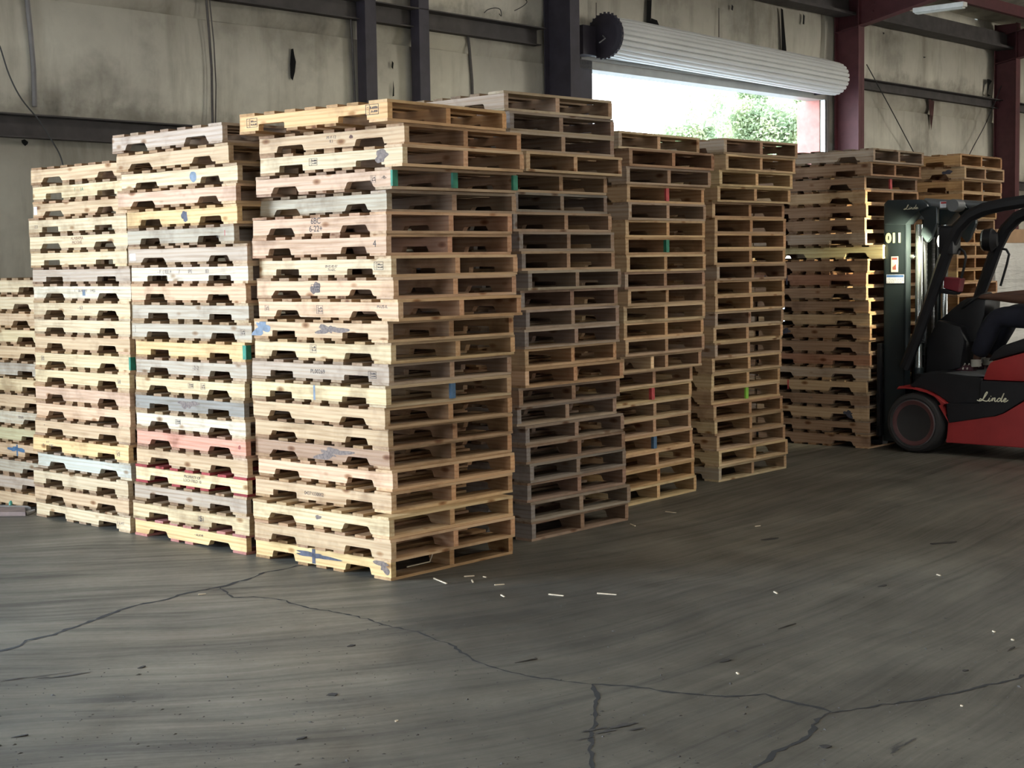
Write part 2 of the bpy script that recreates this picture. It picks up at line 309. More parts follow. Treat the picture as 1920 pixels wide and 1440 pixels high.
TBL = {
0:[(-3.337,11.114,47.64,0.1215),(-3.375,11.103,47.64,0.1215),(-3.386,11.1,47.64,0.1215),(-3.356,11.108,47.64,0.1215),(-3.346,11.111,47.64,0.1215),(-3.371,11.104,47.64,0.1215),(-3.34,11.113,47.64,0.1215),(-3.337,11.113,47.64,0.1215),(-3.349,11.11,47.64,0.1215),(-3.367,11.105,47.64,0.1215),(-3.34,11.113,47.64,0.1215),(-3.368,11.104,47.64,0.1215),(-3.366,11.105,47.64,0.1215),(-3.363,11.106,47.64,0.1215)],
1:[(-2.493,10.208,48.2,0.1195),(-2.501,10.211,47.32,0.1172),(-2.511,10.21,46.91,0.1157),(-2.519,10.201,48.21,0.1157),(-2.515,10.202,48.3,0.1153),(-2.523,10.203,47.75,0.1155),(-2.507,10.204,48.17,0.1155),(-2.505,10.205,48.08,0.1158),(-2.515,10.204,47.79,0.1167),(-2.519,10.205,47.61,0.1175),(-2.525,10.205,47.34,0.1185),(-2.527,10.204,47.3,0.1192),(-2.535,10.203,47.13,0.1202),(-2.537,10.202,47.24,0.1203),(-2.538,10.203,47.09,0.1207),(-2.542,10.199,47.58,0.1208),(-2.556,10.195,47.73,0.1199),(-2.546,10.203,46.76,0.1185),(-2.567,10.194,47.46,0.1171),(-2.567,10.195,47.26,0.1166),(-2.562,10.197,47.12,0.1159)],
2:[(-1.713,9.341,46.84,0.1201),(-1.68,9.343,47.4,0.1203),(-1.629,9.344,48.66,0.1212),(-1.641,9.335,49.43,0.1211),(-1.641,9.356,46.62,0.1201),(-1.664,9.359,45.49,0.1201),(-1.585,9.343,49.61,0.1199),(-1.584,9.35,48.79,0.12),(-1.601,9.352,48.23,0.1198),(-1.587,9.349,48.8,0.1193),(-1.571,9.342,49.97,0.1194),(-1.615,9.361,46.53,0.1189),(-1.612,9.36,46.83,0.1173),(-1.627,9.36,46.36,0.1169),(-1.634,9.36,46.23,0.1176),(-1.628,9.359,46.46,0.118),(-1.63,9.36,46.37,0.1185),(-1.622,9.356,47.17,0.1182),(-1.626,9.353,47.41,0.1177),(-1.635,9.351,47.49,0.1183),(-1.619,9.342,49.1,0.1183),(-1.642,9.351,47.38,0.1183)],
3:[(-0.649,8.422,51.2,0.1184),(-0.569,8.549,50.44,0.1185),(-0.577,8.481,49.12,0.1194),(-0.64,8.531,47.56,0.1207),(-0.682,8.646,44.85,0.1212),(-0.677,8.542,46.94,0.1214),(-0.682,8.549,47.31,0.1209),(-0.658,8.568,46.44,0.1199),(-0.646,8.541,47.92,0.1192),(-0.612,8.396,48.2,0.1194),(-0.676,8.482,46.98,0.1195),(-0.665,8.505,47.81,0.1193),(-0.68,8.515,48.24,0.1191),(-0.695,8.474,47.2,0.1194),(-0.704,8.475,46.5,0.1196),(-0.694,8.539,47.07,0.1195),(-0.693,8.585,47.74,0.1194),(-0.675,8.557,47.66,0.1193),(-0.682,8.527,48.17,0.1193),(-0.687,8.401,47.77,0.1213),(-0.678,8.382,47.75,0.1245),(-0.691,8.503,48,0.1261)],
4:[(-0.022,9.623,45.51,0.1215),(0.012,9.639,47.08,0.1226),(0.01,9.637,46.94,0.1234),(0.11,9.663,50.1,0.1254),(-0.011,9.656,49.11,0.1241),(0.033,9.676,51.91,0.1235),(0.024,9.66,49.54,0.123),(0.059,9.666,50.46,0.1232),(0.074,9.673,51.36,0.1227),(0.112,9.672,51.33,0.1223),(0.063,9.658,49.33,0.1222),(0.094,9.67,51.07,0.1223),(0.085,9.664,50.18,0.1226),(0.084,9.676,51.92,0.1222),(0.083,9.652,48.6,0.1214),(0.043,9.643,47.52,0.1204),(0.03,9.649,48.16,0.1197),(0.081,9.653,48.69,0.1202),(0.085,9.648,48.15,0.1201),(0.106,9.659,49.51,0.1202),(0.086,9.65,48.33,0.122),(0.108,9.645,47.76,0.1234),(0.112,9.654,48.94,0.1244)],
5:[(0.774,10.911,49.62,0.1226),(0.845,10.89,47.3,0.1245),(0.826,10.894,47.68,0.125),(0.829,10.913,50.67,0.1244),(0.839,10.913,50.92,0.1239),(0.816,10.908,49.69,0.123),(0.815,10.91,49.97,0.1227),(0.822,10.908,49.69,0.122),(0.809,10.909,49.72,0.1205),(0.829,10.912,50.6,0.1193),(0.797,10.904,48.75,0.1191),(0.798,10.91,49.8,0.1193),(0.808,10.909,49.82,0.119),(0.775,10.907,48.97,0.1184),(0.731,10.919,50.49,0.1178),(0.715,10.918,50.27,0.1184),(0.714,10.92,50.46,0.1195),(0.713,10.918,50.22,0.1208),(0.733,10.92,50.8,0.1217),(0.74,10.918,50.54,0.1213),(0.749,10.921,51.13,0.1211),(0.756,10.919,50.87,0.1207)],
6:[(1.68,12.125,45.72,0.1219),(1.695,12.135,47.93,0.1228),(1.644,12.132,46.11,0.1234),(1.629,12.136,46.41,0.123),(1.589,12.144,46.88,0.1226),(1.607,12.143,47.2,0.1227),(1.606,12.143,47.18,0.123),(1.603,12.143,47.03,0.1231),(1.622,12.144,47.81,0.123),(1.605,12.147,47.85,0.1232),(1.609,12.147,48.04,0.1227),(1.607,12.151,48.71,0.1222),(1.595,12.151,48.39,0.1225),(1.605,12.154,49.36,0.1222),(1.582,12.151,48.04,0.1222),(1.576,12.154,48.5,0.1223),(1.572,12.153,48.26,0.1224),(1.592,12.149,47.93,0.1219),(1.599,12.15,48.34,0.122),(1.615,12.147,48.26,0.1225),(1.631,12.144,48.01,0.1227),(1.63,12.147,48.61,0.1233)],
7:[(3.317,14.143,49.09,0.1235),(3.295,14.148,49.07,0.1249),(3.239,14.156,47.69,0.1259),(3.248,14.155,47.88,0.1256),(3.256,14.155,48.54,0.1257),(3.243,14.158,48.54,0.1254),(3.248,14.157,48.54,0.1251),(3.4,14.121,48.54,0.1261),(3.27,14.152,48.54,0.1255),(3.258,14.155,48.54,0.1249),(3.258,14.155,48.54,0.1238),(3.281,14.15,48.54,0.1237),(3.29,14.148,48.54,0.1236),(3.291,14.147,48.54,0.1233),(3.282,14.15,48.54,0.1234),(3.291,14.147,48.54,0.1237),(3.282,14.149,48.54,0.1244),(3.26,14.155,48.54,0.1243),(3.273,14.152,48.54,0.1247),(3.273,14.152,48.54,0.1255),(3.279,14.15,48.54,0.1258),(3.284,14.149,48.54,0.1263)],
8:[(4.266,14.688,50.41,0.1221),(4.306,14.678,51.31,0.1228),(4.287,14.685,51.65,0.1234),(4.287,14.685,51.64,0.1239),(4.244,14.697,51.64,0.1243),(4.244,14.7,52.82,0.1244),(4.243,14.702,53.53,0.1242),(4.244,14.702,53.51,0.1243),(4.245,14.701,53.5,0.1246),(4.245,14.702,53.97,0.1249),(4.253,14.694,51.44,0.1249),(4.253,14.694,51.44,0.1249),(4.253,14.694,51.44,0.1249),(4.253,14.694,51.44,0.1249),(4.253,14.694,51.44,0.1249),(4.253,14.694,51.44,0.1249),(4.253,14.694,51.44,0.1249),(4.253,14.694,51.44,0.1249),(4.253,14.694,51.44,0.1249),(4.253,14.694,51.44,0.1249),(4.253,14.694,51.44,0.1249),(4.253,14.694,51.44,0.1249)],
}
NOTE = {(3, 0): 'a box stamp at both ends', (3, 3): 'green painted stringer ends', (3, 5): 'black date lettering', (3, 8): 'a smudged dark stamp', (3, 10): 'grey stains',
        (3, 12): 'stencilled letters and numbers', (3, 18): 'a long faded number', (3, 21): 'a black sprayed mark', (3, 16): 'dark stains',
        (2, 2): 'a round blue grey spray spot', (2, 4): 'a dark sprayed spot', (2, 11): 'a green end', (2, 18): 'red deck boards', (2, 6): 'a small paper label', (2, 20): 'a dark square stamp',
        (2, 21): 'pinkish deck boards', (1, 1): 'green writing', (1, 11): 'a green end', (1, 4): 'brown stencil lettering', (1, 2): 'a small white label',
        (5, 3): 'a red middle stringer', (5, 6): 'a green middle stringer', (5, 15): 'a red middle stringer', (5, 18): 'a blue middle stringer', (5, 13): 'a doubled middle stringer',
        (6, 16): 'a bright green mark', (0, 10): 'blue spray paint', (7, 6): 'dark letters', (7, 2): 'a red middle stringer', (7, 17): 'red stripes', (7, 13): 'a dark sprayed spot', (8, 1): 'a dark knot'}
FRONT = {}
ROWS[9] = [b_, gb, t_, b_, gb, t_, t_, b_, gb, t_, b_, gb, t_, b_, b_, gb, t_, b_, gb, t_, b_]
_p = TBL[7][12]; TBL[9] = [(_p[0] - 1.24 * math.sin(math.radians(48.5)) + random.uniform(-.015, .015), _p[1] + 1.24 * math.cos(math.radians(48.5)), 48.5 + random.uniform(-.6, .6), .1235) for _ in range(21)]
def make_pallet(s, i, x, y, th, h, z, col):
    rnd = random.Random(s * 100 + i); t = math.radians(th)
    Ld = Vector((-math.sin(t), math.cos(t), 0)); Rd = Vector((math.cos(t), math.sin(t), 0))
    c = Vector((x, y, z)) + Ld * PL / 2 + Rd * PW / 2
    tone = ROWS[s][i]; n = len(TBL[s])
    note = NOTE.get((s, i)); where = STACK[s][0]
    pos = 'topmost' if i == 0 else 'bottom one' if i == n - 1 else ORD[i] + ' from the top'
    lab = '%s pallet%s, %s of the %s' % (tone, ' with ' + note if note else '', pos, where)
    if len(lab.split()) > 16: lab = '%s pallet%s, %s of %s' % (tone, ' with ' + note if note else '', pos, where.replace('the ', ''))
    if len(lab.split()) > 16: lab = '%s pallet, %s of the %s' % (tone, pos, where)
    if len(lab.split()) > 16: lab = '%s pallet, %s of %s' % (tone, pos, where.replace('the ', ''))
    e = empty('wooden_pallet', c, t + PI / 2, lab, 'pallet', STACK[s][1])
    base = TONES[tone]; kz = (h - 2 * DT) / SH; zs = DT
    kind = rnd.choice(('round', 'slope', 'square'))
    wood2 = TONES[rnd.choice(('tan', 'grey brown', 'tan', 'brown', 'pinkish tan') if s in (1, 2, 3, 0, 8) else ('grey brown', 'dark grey', 'brown', 'tan', 'weathered grey'))]
    if s in (5, 6): wood2 = TONES[rnd.choice(('tan', 'grey brown', tone, 'brown', 'cream'))]
    st = []
    for k, yy in enumerate((PW / 2 - .019, 0, -PW / 2 + .019)):
        cc = base if k == 0 else tuple(q * (.5 * a + .5 * b) for a, b, q in zip(base, wood2, (.60, .50, .44)))  # inner stringers darkened in colour, standing in for shade inside the pallet
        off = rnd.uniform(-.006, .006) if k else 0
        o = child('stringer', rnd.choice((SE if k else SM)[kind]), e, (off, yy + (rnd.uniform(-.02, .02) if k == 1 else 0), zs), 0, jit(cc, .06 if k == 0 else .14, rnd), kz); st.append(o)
    if note and 'doubled' in note:
        child('stringer', SE[kind][0], e, (0, .13, zs), 0, jit(base, .1, rnd), kz); st[1].location.y = -.045
    dcol = wood2; red = None
    if note and 'red deck' in note: red = (.30, .05, .05)
    if note and 'pinkish deck' in note: red = (.42, .18, .15)
    free = PL - 2 * .135 - 5 * .089; g = free / 6; xx = -PL / 2
    topz = DT + SH * kz
    for k in range(7):
        w = .135 if k in (0, 6) else .089
        lead = k == 0; cc = red or tuple(q * (.45 * a + .55 * b) for a, b, q in zip(base, wood2, (.95, .92, .86) if lead else (.64, .56, .48)))  # boards behind the lead board carry painted shade in their colour
        sh = rnd.uniform(-.009, .009) if 0 < k < 6 else 0
        child('deck_board', rnd.choice(BWD if k in (0, 6) else BN), e, (xx + w / 2 + sh, 0, topz), PI / 2 + rnd.uniform(-.006, .006) * (0 < k < 6), jit(cc, .16, rnd)); xx += w + g
    for k, xb in enumerate((-PL / 2 + .0675, -.155, 0, .155, PL / 2 - .0675)):
        if rnd.random() < .03 and k in (1, 3): continue
        lead = k == 0; cc = red or tuple(q * (.45 * a + .55 * b) for a, b, q in zip(base, wood2, (.95, .92, .86) if lead else (.64, .56, .48)))  # same painted shade on the bottom boards, lead board kept light
        child('bottom_board', rnd.choice(BWD if k in (0, 4) else BN), e, (xb, 0, 0), PI / 2, jit(cc, .16, rnd))
    return e, st
ztops = {}
TBL[8] = [(x * 1.02, y * 1.02, th, h) for x, y, th, h in TBL[8]]
for s in TBL:
    rows = TBL[s]; z = 0; hs = [r[3] for r in rows]
    for i in range(len(rows) - 1, -1, -1):
        x, y, th, h = rows[i]
        FRONT[(s, i)] = make_pallet(s, i, x, y, th, h, z, None)
        z += h + .0004
    ztops[s] = z
def S(s, i, k=0): return FRONT[(s, i)][1][k]
# writing and stamps.  x runs from -.59 (far end) to +.59 (near end)
mark_stamp(S(3, 0), -.49, .048, 1.3); mark_stamp(S(3, 0), .48, .055, 1.4)
mark_text(S(3, 1), 'M-V-12\nK1', .02, .05, .026, INK2); blob(S(3, 1), .18, .055, .013, .012, flat('knot', (.1, .045, .03), .8), 'knot', 3)
mark_stamp(S(3, 2), -.13, .045, 1.0); blob(S(3, 2), .43, .05, .05, .035, INK2, 'smudge', 5, 40, .35)
mark_stamp(S(3, 3), .44, .045, .8, True); mark_text(S(3, 3), '-4b-', .53, .05, .026)
for k in range(3): end_paint(S(3, 3, k), GREENPAINT, .012)
mark_text(S(3, 5), '6BC\n6-22+', -.01, .047, .050)
mark_text(S(3, 6), '4', .50, .05, .055); mark_text(S(3, 7), '09-02-02-07\n 7U-62C', .08, .04, .022, INK2); mark_stamp(S(3, 7), .49, .05, 1.1)
mark_stamp(S(3, 8), -.06, .045, 1.1); blob(S(3, 8), -.06, .045, .042, .034, INK2, 'smudge', 9, 40, .35)
mark_stamp(S(3, 9), -.52, .05, .7, True); mark_text(S(3, 9), 'M-US-IL', .47, .065, .026, INK2); mark_stamp(S(3, 9), -.05, .045, 1.0, True)
blob(S(3, 10), -.53, .045, .065, .05, GREYBLUE, 'grey_stain', 12, 40, .7); blob(S(3, 10), .1, .05, .09, .03, INK2, 'grey_stain', 13, 40, .8)
mark_stamp(S(3, 11), -.06, .055, 1.0, True)
mark_text(S(3, 12), 'PL00269', .0, .043, .036); mark_stamp(S(3, 12), .46, .04, .95)
rectmark(S(3, 13), -.025, -.008, .0, SH - .003, GREYBLUE)
blob(S(3, 16), .1, .045, .12, .03, INK2, 'grey_stain', 17, 50, .9)
mark_text(S(3, 18), '04371030002', -.06, .04, .031, INK)
blob(S(3, 21), -.05, .05, .15, .017, DARKPAINT, 'paint_mark', 21, 60, .5); rectmark(S(3, 21), -.075, -.045, .003, SH - .004, DARKPAINT)
blob(S(3, 21), .53, .06, .05, .03, INK2, 'grey_stain', 22, 40, .8)
blob(S(3, 19), .0, .05, .03, .01, INK2, 'grey_stain', 24, 30, .35); end_paint(S(3, 13, 1), BLUEPAINT, .01)
blob(S(2, 2), .16, .042, .034, .033, GREYBLUE, 'paint_mark', 31, 40, .08)
blob(S(2, 4), .05, .045, .03, .036, DARKPAINT, 'paint_mark', 32, 50, .3)
mark_text(S(2, 5), 'I', .5, .05, .05, REDPAINT); mark_text(S(2, 5), 'M22', .43, .03, .018)
rectmark(S(2, 6), -.58, -.52, .015, .06, PAPER, 'paper_label')
mark_text(S(2, 7), '- F  ( IEE +        /         IPE              IEI', -.05, .06, .034, INK2); 
mark_text(S(2, 10), 'I\nI\nI', -.56, .05, .018, INK2); mark_stamp(S(2, 10), .51, .045, .8, True)
mark_text(S(2, 12), '-2-2', .07, .05, .04, INK2); mark_stamp(S(2, 13), .16, .055, .85, True); mark_stamp(S(2, 13), .03, .055, .8)
mark_stamp(S(2, 15), -.12, .05, .8); blob(S(2, 14), .0, .05, .07, .03, INK2, 'grey_stain', 36, 40, .8)
blob(S(2, 16), .53, .05, .014, .012, flat('knot_red', (.25, .06, .04), .8), 'knot', 38)
mark_text(S(2, 18), 'PROPERTY OF\nLOCH FIELD 10', .03, .05, .028)
mark_text(S(2, 20), 'S', .12, .045, .05, INK); mark_stamp(S(2, 20), .12, .045, .8)
mark_text(S(2, 21), '• ALI:KVR', .11, .055, .022)
end_paint(S(2, 11), GREENPAINT, .03); end_paint(S(2, 11, 1), GREENPAINT, .01); end_paint(S(1, 11), GREENPAINT, .015)
mark_text(S(1, 1), '?      1A', .0, .05, .036, GREENPAINT); rectmark(S(1, 2), -.585, -.545, .01, .07, PAPER, 'paper_label')
mark_text(S(1, 4), 'ALABAMA\nMOTIVE', .0, .052, .034, flat('brown_ink', (.22, .1, .06), .8)); mark_text(S(1, 3), '223', -.5, .04, .03, INK2)
mark_text(S(1, 7), 'I     06-44-MT    / MSS', .05, .055, .028, INK2); rectmark(S(1, 7), .02, .055, .02, .065, GREYBLUE, 'paper_label')
mark_text(S(1, 8), '- 63', .0, .055, .04, INK2); mark_stamp(S(1, 11), -.5, .05, .7, True); mark_stamp(S(1, 12), .47, .04, .6, True)
mark_text(S(1, 15), '"', -.47, .05, .03, INK2); mark_text(S(1, 16), 'H T\n4 •        X MT', -.4, .05, .024, INK2); mark_stamp(S(1, 16), .47, .04, .8, True)
mark_text(S(1, 20), '7 6-MT', .48, .04, .03, INK2)
blob(S(0, 10), .1, .05, .1, .02, BLUEPAINT, 'paint_mark', 51, 50, .5); rectmark(S(0, 10), .1, .12, .0, SH - .004, BLUEPAINT); mark_text(S(0, 8), 'MNM', .2, .05, .03, INK2)
end_paint(S(5, 3, 1), REDPAINT, .01); end_paint(S(5, 6, 1), GREENPAINT, .02); end_paint(S(5, 15, 1), REDPAINT, .02); end_paint(S(5, 18, 1), BLUEPAINT, .02)
end_paint(S(6, 16, 1), flat('lime_paint', (.25, .55, .06), .6), .01); end_paint(S(7, 2, 1), REDPAINT, .01)
mark_text(S(7, 6), 'UDO', -.37, .045, .065); 
for k in range(3): rectmark(S(7, 17), -.5 + .13 * k, -.485 + .13 * k, .0, SH - .003, REDPAINT)
for k in range(3): rectmark(S(7, 9), -.49 + .12 * k, -.475 + .12 * k, .0, SH - .003, DARKPAINT)
blob(S(7, 13), -.3, .05, .05, .025, DARKPAINT, 'paint_mark', 61, 40, .6); blob(S(7, 19), .4, .04, .045, .03, DARKPAINT, 'paint_mark', 62, 40, .6); blob(S(8, 1), .42, .055, .05, .02, DARKPAINT, 'knot', 63, 30, .3)
mark_text(S(7, 18), 'U4L', .0, .05, .028, INK2)
# ------------------------------------------------------------------ floor
def floor_mat():
    t = MT('worn_concrete')
    tc = t.n('ShaderNodeTexCoord'); rot = t.n('ShaderNodeMapping'); rot.inputs['Rotation'].default_value = (0, 0, -math.radians(33)); t.l(tc, 'Object', rot, 0)
    def math_(op, a_, b_=None):
        x = t.n('ShaderNodeMath', operation=op)
        for i_, q_ in enumerate((a_, b_)):
            if q_ is None: continue
            if isinstance(q_, (int, float)): x.inputs[i_].default_value = q_
            else: t.t.links.new(q_, x.inputs[i_])
        return x.outputs[0]
    sxyz = t.n('ShaderNodeSeparateXYZ'); t.l(tc, 'Object', sxyz, 0); X_, Y_ = sxyz.outputs[0], sxyz.outputs[1]
    q_ = math_('SUBTRACT', X_, .3); q_ = math_('SQRT', math_('ADD', math_('MULTIPLY', q_, q_), .64))
    f_ = math_('ADD', math_('MULTIPLY', X_, .75), math_('MULTIPLY', q_, .6)); V_ = math_('SUBTRACT', Y_, f_)    # tyre tracks curve round the corner stack
    wob = t.noise(rot, .5, 2); V_ = math_('ADD', V_, math_('MULTIPLY', wob.outputs[0], .5))
    wm = t.n('ShaderNodeCombineXYZ'); t.t.links.new(X_, wm.inputs[0]); t.t.links.new(V_, wm.inputs[1])
    m1 = t.n('ShaderNodeMapping'); m1.inputs['Scale'].default_value = (.30, 2.6, 1); t.l(wm, 0, m1, 0)
    s1 = t.noise(m1, 1.6, 7, .66, .3)
    m2 = t.n('ShaderNodeMapping'); m2.inputs['Scale'].default_value = (.45, 9, 1); t.l(wm, 0, m2, 0)
    s2 = t.noise(m2, 1.7, 6, .7)
    big = t.noise(rot, .55, 4, .6); fine = t.noise(rot, 26, 5, .7)
    base = t.ramp(big, 'Fac', [(.3, (.066, .060, .048)), (.55, (.104, .096, .078)), (.75, (.142, .133, .110))])
    r1 = t.ramp(s1, 'Fac', [(.32, (.42, .41, .41)), (.45, (.85, .85, .85)), (.58, (1.1, 1.1, 1.08)), (.75, (1.5, 1.48, 1.42))])
    r2 = t.ramp(s2, 'Fac', [(.33, (.42, .42, .42)), (.42, (.9, .9, .9)), (.55, (1, 1, 1)), (.68, (1.3, 1.3, 1.28))])
    r3 = t.ramp(fine, 'Fac', [(.3, (.84, .84, .84)), (.7, (1.1, 1.1, 1.1))])
    clo = t.noise(rot, 1.7, 6, .68, .4); r4 = t.ramp(clo, 'Fac', [(.3, (.72, .71, .70)), (.5, (1, 1, 1)), (.72, (1.28, 1.27, 1.24))]); a = t.mul(base, 'Color', r1, 'Color', .7); b = t.mul(a, 2, r2, 'Color', .5); b = t.mul(b, 2, r4, 'Color'); c = t.mul(b, 2, r3, 'Color')
    # round dark spots of ground-in rubber and pale specks
    vo = t.n('ShaderNodeTexVoronoi'); vo.inputs['Scale'].default_value = 3.2
    mv = t.n('ShaderNodeMapping'); mv.inputs['Scale'].default_value = (.8, 1.9, 1); t.l(rot, 0, mv, 0); t.l(mv, 0, vo, 'Vector')
    sp = t.ramp(vo, 'Distance', [(.025, (.3, .3, .3)), (.06, (1, 1, 1))]); d = t.mul(c, 2, sp, 'Color', .8)
    t.t.links.new(d.outputs[2], t.b.inputs['Base Color'])
    sm_ = t.mul(s1, 0, s2, 0, .5, 'MIX'); rr = t.ramp(sm_, 2, [(.38, (.66, .66, .66)), (.50, (.50, .50, .50)), (.62, (.42, .42, .42))]); t.l(rr, 'Color', t.b, 'Roughness')
    sp2 = t.ramp(sm_, 2, [(.38, (.38, .38, .38)), (.50, (.68, .68, .68)), (.62, (.95, .95, .95))]); sp3 = t.mul(sp2, 'Color', r3, 'Color'); sp3 = t.mul(sp3, 2, r4, 'Color'); t.t.links.new(sp3.outputs[2], t.b.inputs['Specular IOR Level'])
    t.bump(sm_, 2, .16, .006)
    return t.m
bm = bmesh.new()
q = [WP(-26, 26, 0), WP(28, 26, 0), WP(28, 0, 0), WP(-26, 0, 0)]
box8(bm, [p - Vector((0, 0, .2)) for p in q] + q)
FLOORM = floor_mat()
fl = link('floor', bm, FLOORM); tag(fl, 'worn dark grey concrete warehouse floor', kind='structure')
CRACKM = flat('crack_dark', (.012, .011, .01), .95)
def crack(pts, w, seed):
    rnd = random.Random(seed); P = []
    for i in range(len(pts) - 1):
        a, b = onfloor(*pts[i]), onfloor(*pts[i + 1]); n = max(2, int((b - a).length / .035)); d = (b - a).normalized(); s = Vector((-d.y, d.x, 0))
        for k in range(n):
            P.append(a.lerp(b, k / n) + s * rnd.gauss(0, .005))
    P.append(onfloor(*pts[-1])); bm = bmesh.new(); L_ = []
    for i, p in enumerate(P):
        d = (P[min(i + 1, len(P) - 1)] - P[max(i - 1, 0)]).normalized(); s = Vector((-d.y, d.x, 0)); ww = w * 2.3 * rnd.uniform(.25, 1.15) * (.3 if i in (0, len(P) - 1) else 1)
        L_.append((bm.verts.new((*(p + s * ww / 2).xy, .0012)), bm.verts.new((*(p - s * ww / 2).xy, .0012))))
    for i in range(len(L_) - 1): bm.faces.new((L_[i][0], L_[i + 1][0], L_[i + 1][1], L_[i][1]))
    link('crack', bm, CRACKM, fl)
crack([(-60, 1240), (0, 1221), (40, 1210), (50, 1201), (100, 1190), (155, 1171), (195, 1156), (225, 1144), (260, 1134), (305, 1126), (345, 1113.5), (395, 1103.5), (417, 1100), (450, 1090), (480, 1081), (495, 1073), (520, 1070), (575, 1057)], .012, 1)
crack([(410, 1101.5), (425, 1111), (437, 1120), (475, 1119), (530, 1124), (545, 1131), (580, 1140), (625, 1147), (690, 1160), (709, 1169), (770, 1182), (800, 1192), (820, 1200), (850, 1209), (870, 1227), (900, 1242), (935, 1255), (1000, 1270), (1110, 1283)], .007, 2)
crack([(1110, 1283), (1185, 1287), (1260, 1299), (1360, 1306), (1435, 1301), (1465, 1312), (1535, 1327), (1560, 1336), (1655, 1321), (1710, 1315), (1785, 1301), (1840, 1287), (1895, 1275), (1920, 1267), (1990, 1250)], .009, 3)
crack([(1110, 1283), (1119, 1305), (1116, 1340), (1110, 1370), (1108, 1400), (1113, 1440), (1110, 1480)], .010, 4)
crack([(1560, 1336), (1540, 1345), (1525, 1365), (1510, 1385), (1480, 1400), (1455, 1410), (1440, 1425), (1405, 1445), (1380, 1480)], .010, 5)
def stain(px, py, rx_, ry_, ang, seed):
    rnd = random.Random(seed); c = onfloor(px, py)
    for j in range(9):
        bm = bmesh.new(); cx = c + Vector((math.cos(ang), math.sin(ang), 0)) * rnd.uniform(-rx_, rx_) + Vector((-math.sin(ang), math.cos(ang), 0)) * rnd.uniform(-ry_, ry_)
        L_ = rx_ * rnd.uniform(.1, .5); w = ry_ * rnd.uniform(.05, .25); pts = []
        for k in range(14):
            a = 2 * PI * k / 14; q = 1 + rnd.uniform(-.45, .45)
            pts.append(cx + Vector((math.cos(ang), math.sin(ang), 0)) * L_ * q * math.cos(a) + Vector((-math.sin(ang), math.cos(ang), 0)) * w * q * math.sin(a))
        bm.faces.new([bm.verts.new((p.x, p.y, .0014 + .0002 * j)) for p in pts]); link('rubber_smear', bm, RUBST, fl)
RUBST = flat('rubber_smear', (.045, .042, .04), .6, var=.4, scale=30)
stain(30, 1275, .22, .05, .5, 1); stain(1140, 1372, .12, .06, .5, 2); stain(1690, 1395, .1, .02, .9, 3)

# ------------------------------------------------------------------ far wall
def insul(name, k=1.0, soot=None):
    t = MT(name); mp = t.co((1, 1, 1)); a = t.noise(mp, .8, 6, .62); b = t.noise(mp, 5, 5, .6)
    mz = t.co((2.2, 2.2, .35)); st = t.noise(mz, 1.5, 5, .6)
    r = t.ramp(a, 'Fac', [(.28, (.24 * k, .22 * k, .18 * k)), (.46, (.50 * k, .47 * k, .39 * k)), (.7, (.62 * k, .59 * k, .49 * k))])
    r2 = t.ramp(st, 'Fac', [(.28, (.55, .53, .5)), (.5, (1, 1, 1))]); r3 = t.ramp(b, 'Fac', [(.3, (.88, .88, .88)), (.6, (1, 1, 1))])
    m = t.mul(r, 'Color', r2, 'Color', .8); m = t.mul(m, 2, r3, 'Color')
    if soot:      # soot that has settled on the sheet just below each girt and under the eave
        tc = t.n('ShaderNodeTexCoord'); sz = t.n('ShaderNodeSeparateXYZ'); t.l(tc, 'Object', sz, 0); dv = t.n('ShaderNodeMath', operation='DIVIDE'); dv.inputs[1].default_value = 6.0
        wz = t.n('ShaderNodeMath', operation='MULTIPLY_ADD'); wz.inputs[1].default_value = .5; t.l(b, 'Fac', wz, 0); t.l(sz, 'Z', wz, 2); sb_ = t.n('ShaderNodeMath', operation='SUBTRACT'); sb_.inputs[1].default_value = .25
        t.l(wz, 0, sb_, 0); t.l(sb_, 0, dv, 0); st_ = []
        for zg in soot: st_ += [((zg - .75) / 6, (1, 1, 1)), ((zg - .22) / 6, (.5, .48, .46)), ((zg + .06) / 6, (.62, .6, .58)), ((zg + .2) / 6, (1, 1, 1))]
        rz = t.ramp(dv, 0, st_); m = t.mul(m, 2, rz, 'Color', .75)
    t.t.links.new(m.outputs[2], t.b.inputs['Base Color'])
    t.b.inputs['Roughness'].default_value = .65; t.bump(b, 'Fac', .15, .02); return t.m
SJ, ZL = wpx(1537, 230)[0], 0.5 * (wpx(1105, 125)[1] + wpx(1512, 190)[1])
EAVE = 5.75
seams = sorted([wpx(x, 60)[0] for x in (60, 398, 665, 884, 1118)] + [wpx(x, 60)[0] for x in (1215, 1348, 1472)] + [wpx(x, 220)[0] for x in (1662, 1748, 1830)] + [-13, -16, -19, -22, 16, 19, 22, 25])
zg1 = wpx(180, 230)[1]; zg2 = .5 * (wpx(798, 12)[1] + wpx(1750, 185)[1])
girts = [0.0, 1.6, zg1, zg2, EAVE]
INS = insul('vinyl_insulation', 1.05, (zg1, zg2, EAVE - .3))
def bulge(s, z):
    i = max([k for k in range(len(seams)) if seams[k] <= s] or [0]); s0 = seams[i]; s1 = seams[min(i + 1, len(seams) - 1)]
    u = (s - s0) / max(.1, s1 - s0); u = min(1, max(0, u)); g = [k for k in girts if k <= z]; z0 = g[-1]; g1 = [k for k in girts if k > z]; z1 = g1[0] if g1 else z0 + 1
    v = min(1, max(0, (z - z0) / (z1 - z0)))
    return .07 * (math.sin(PI * u) ** .45) * (math.sin(PI * v) ** .5) + .012 * math.sin(3 * s + 2 * z) 
bm = bmesh.new(); W0 = -19.0; W1 = -13.0
ss = [-26 + .12 * i for i in range(int(54 / .12) + 1)]
for q in (0.0, SJ, W0, W1): ss.append(q)
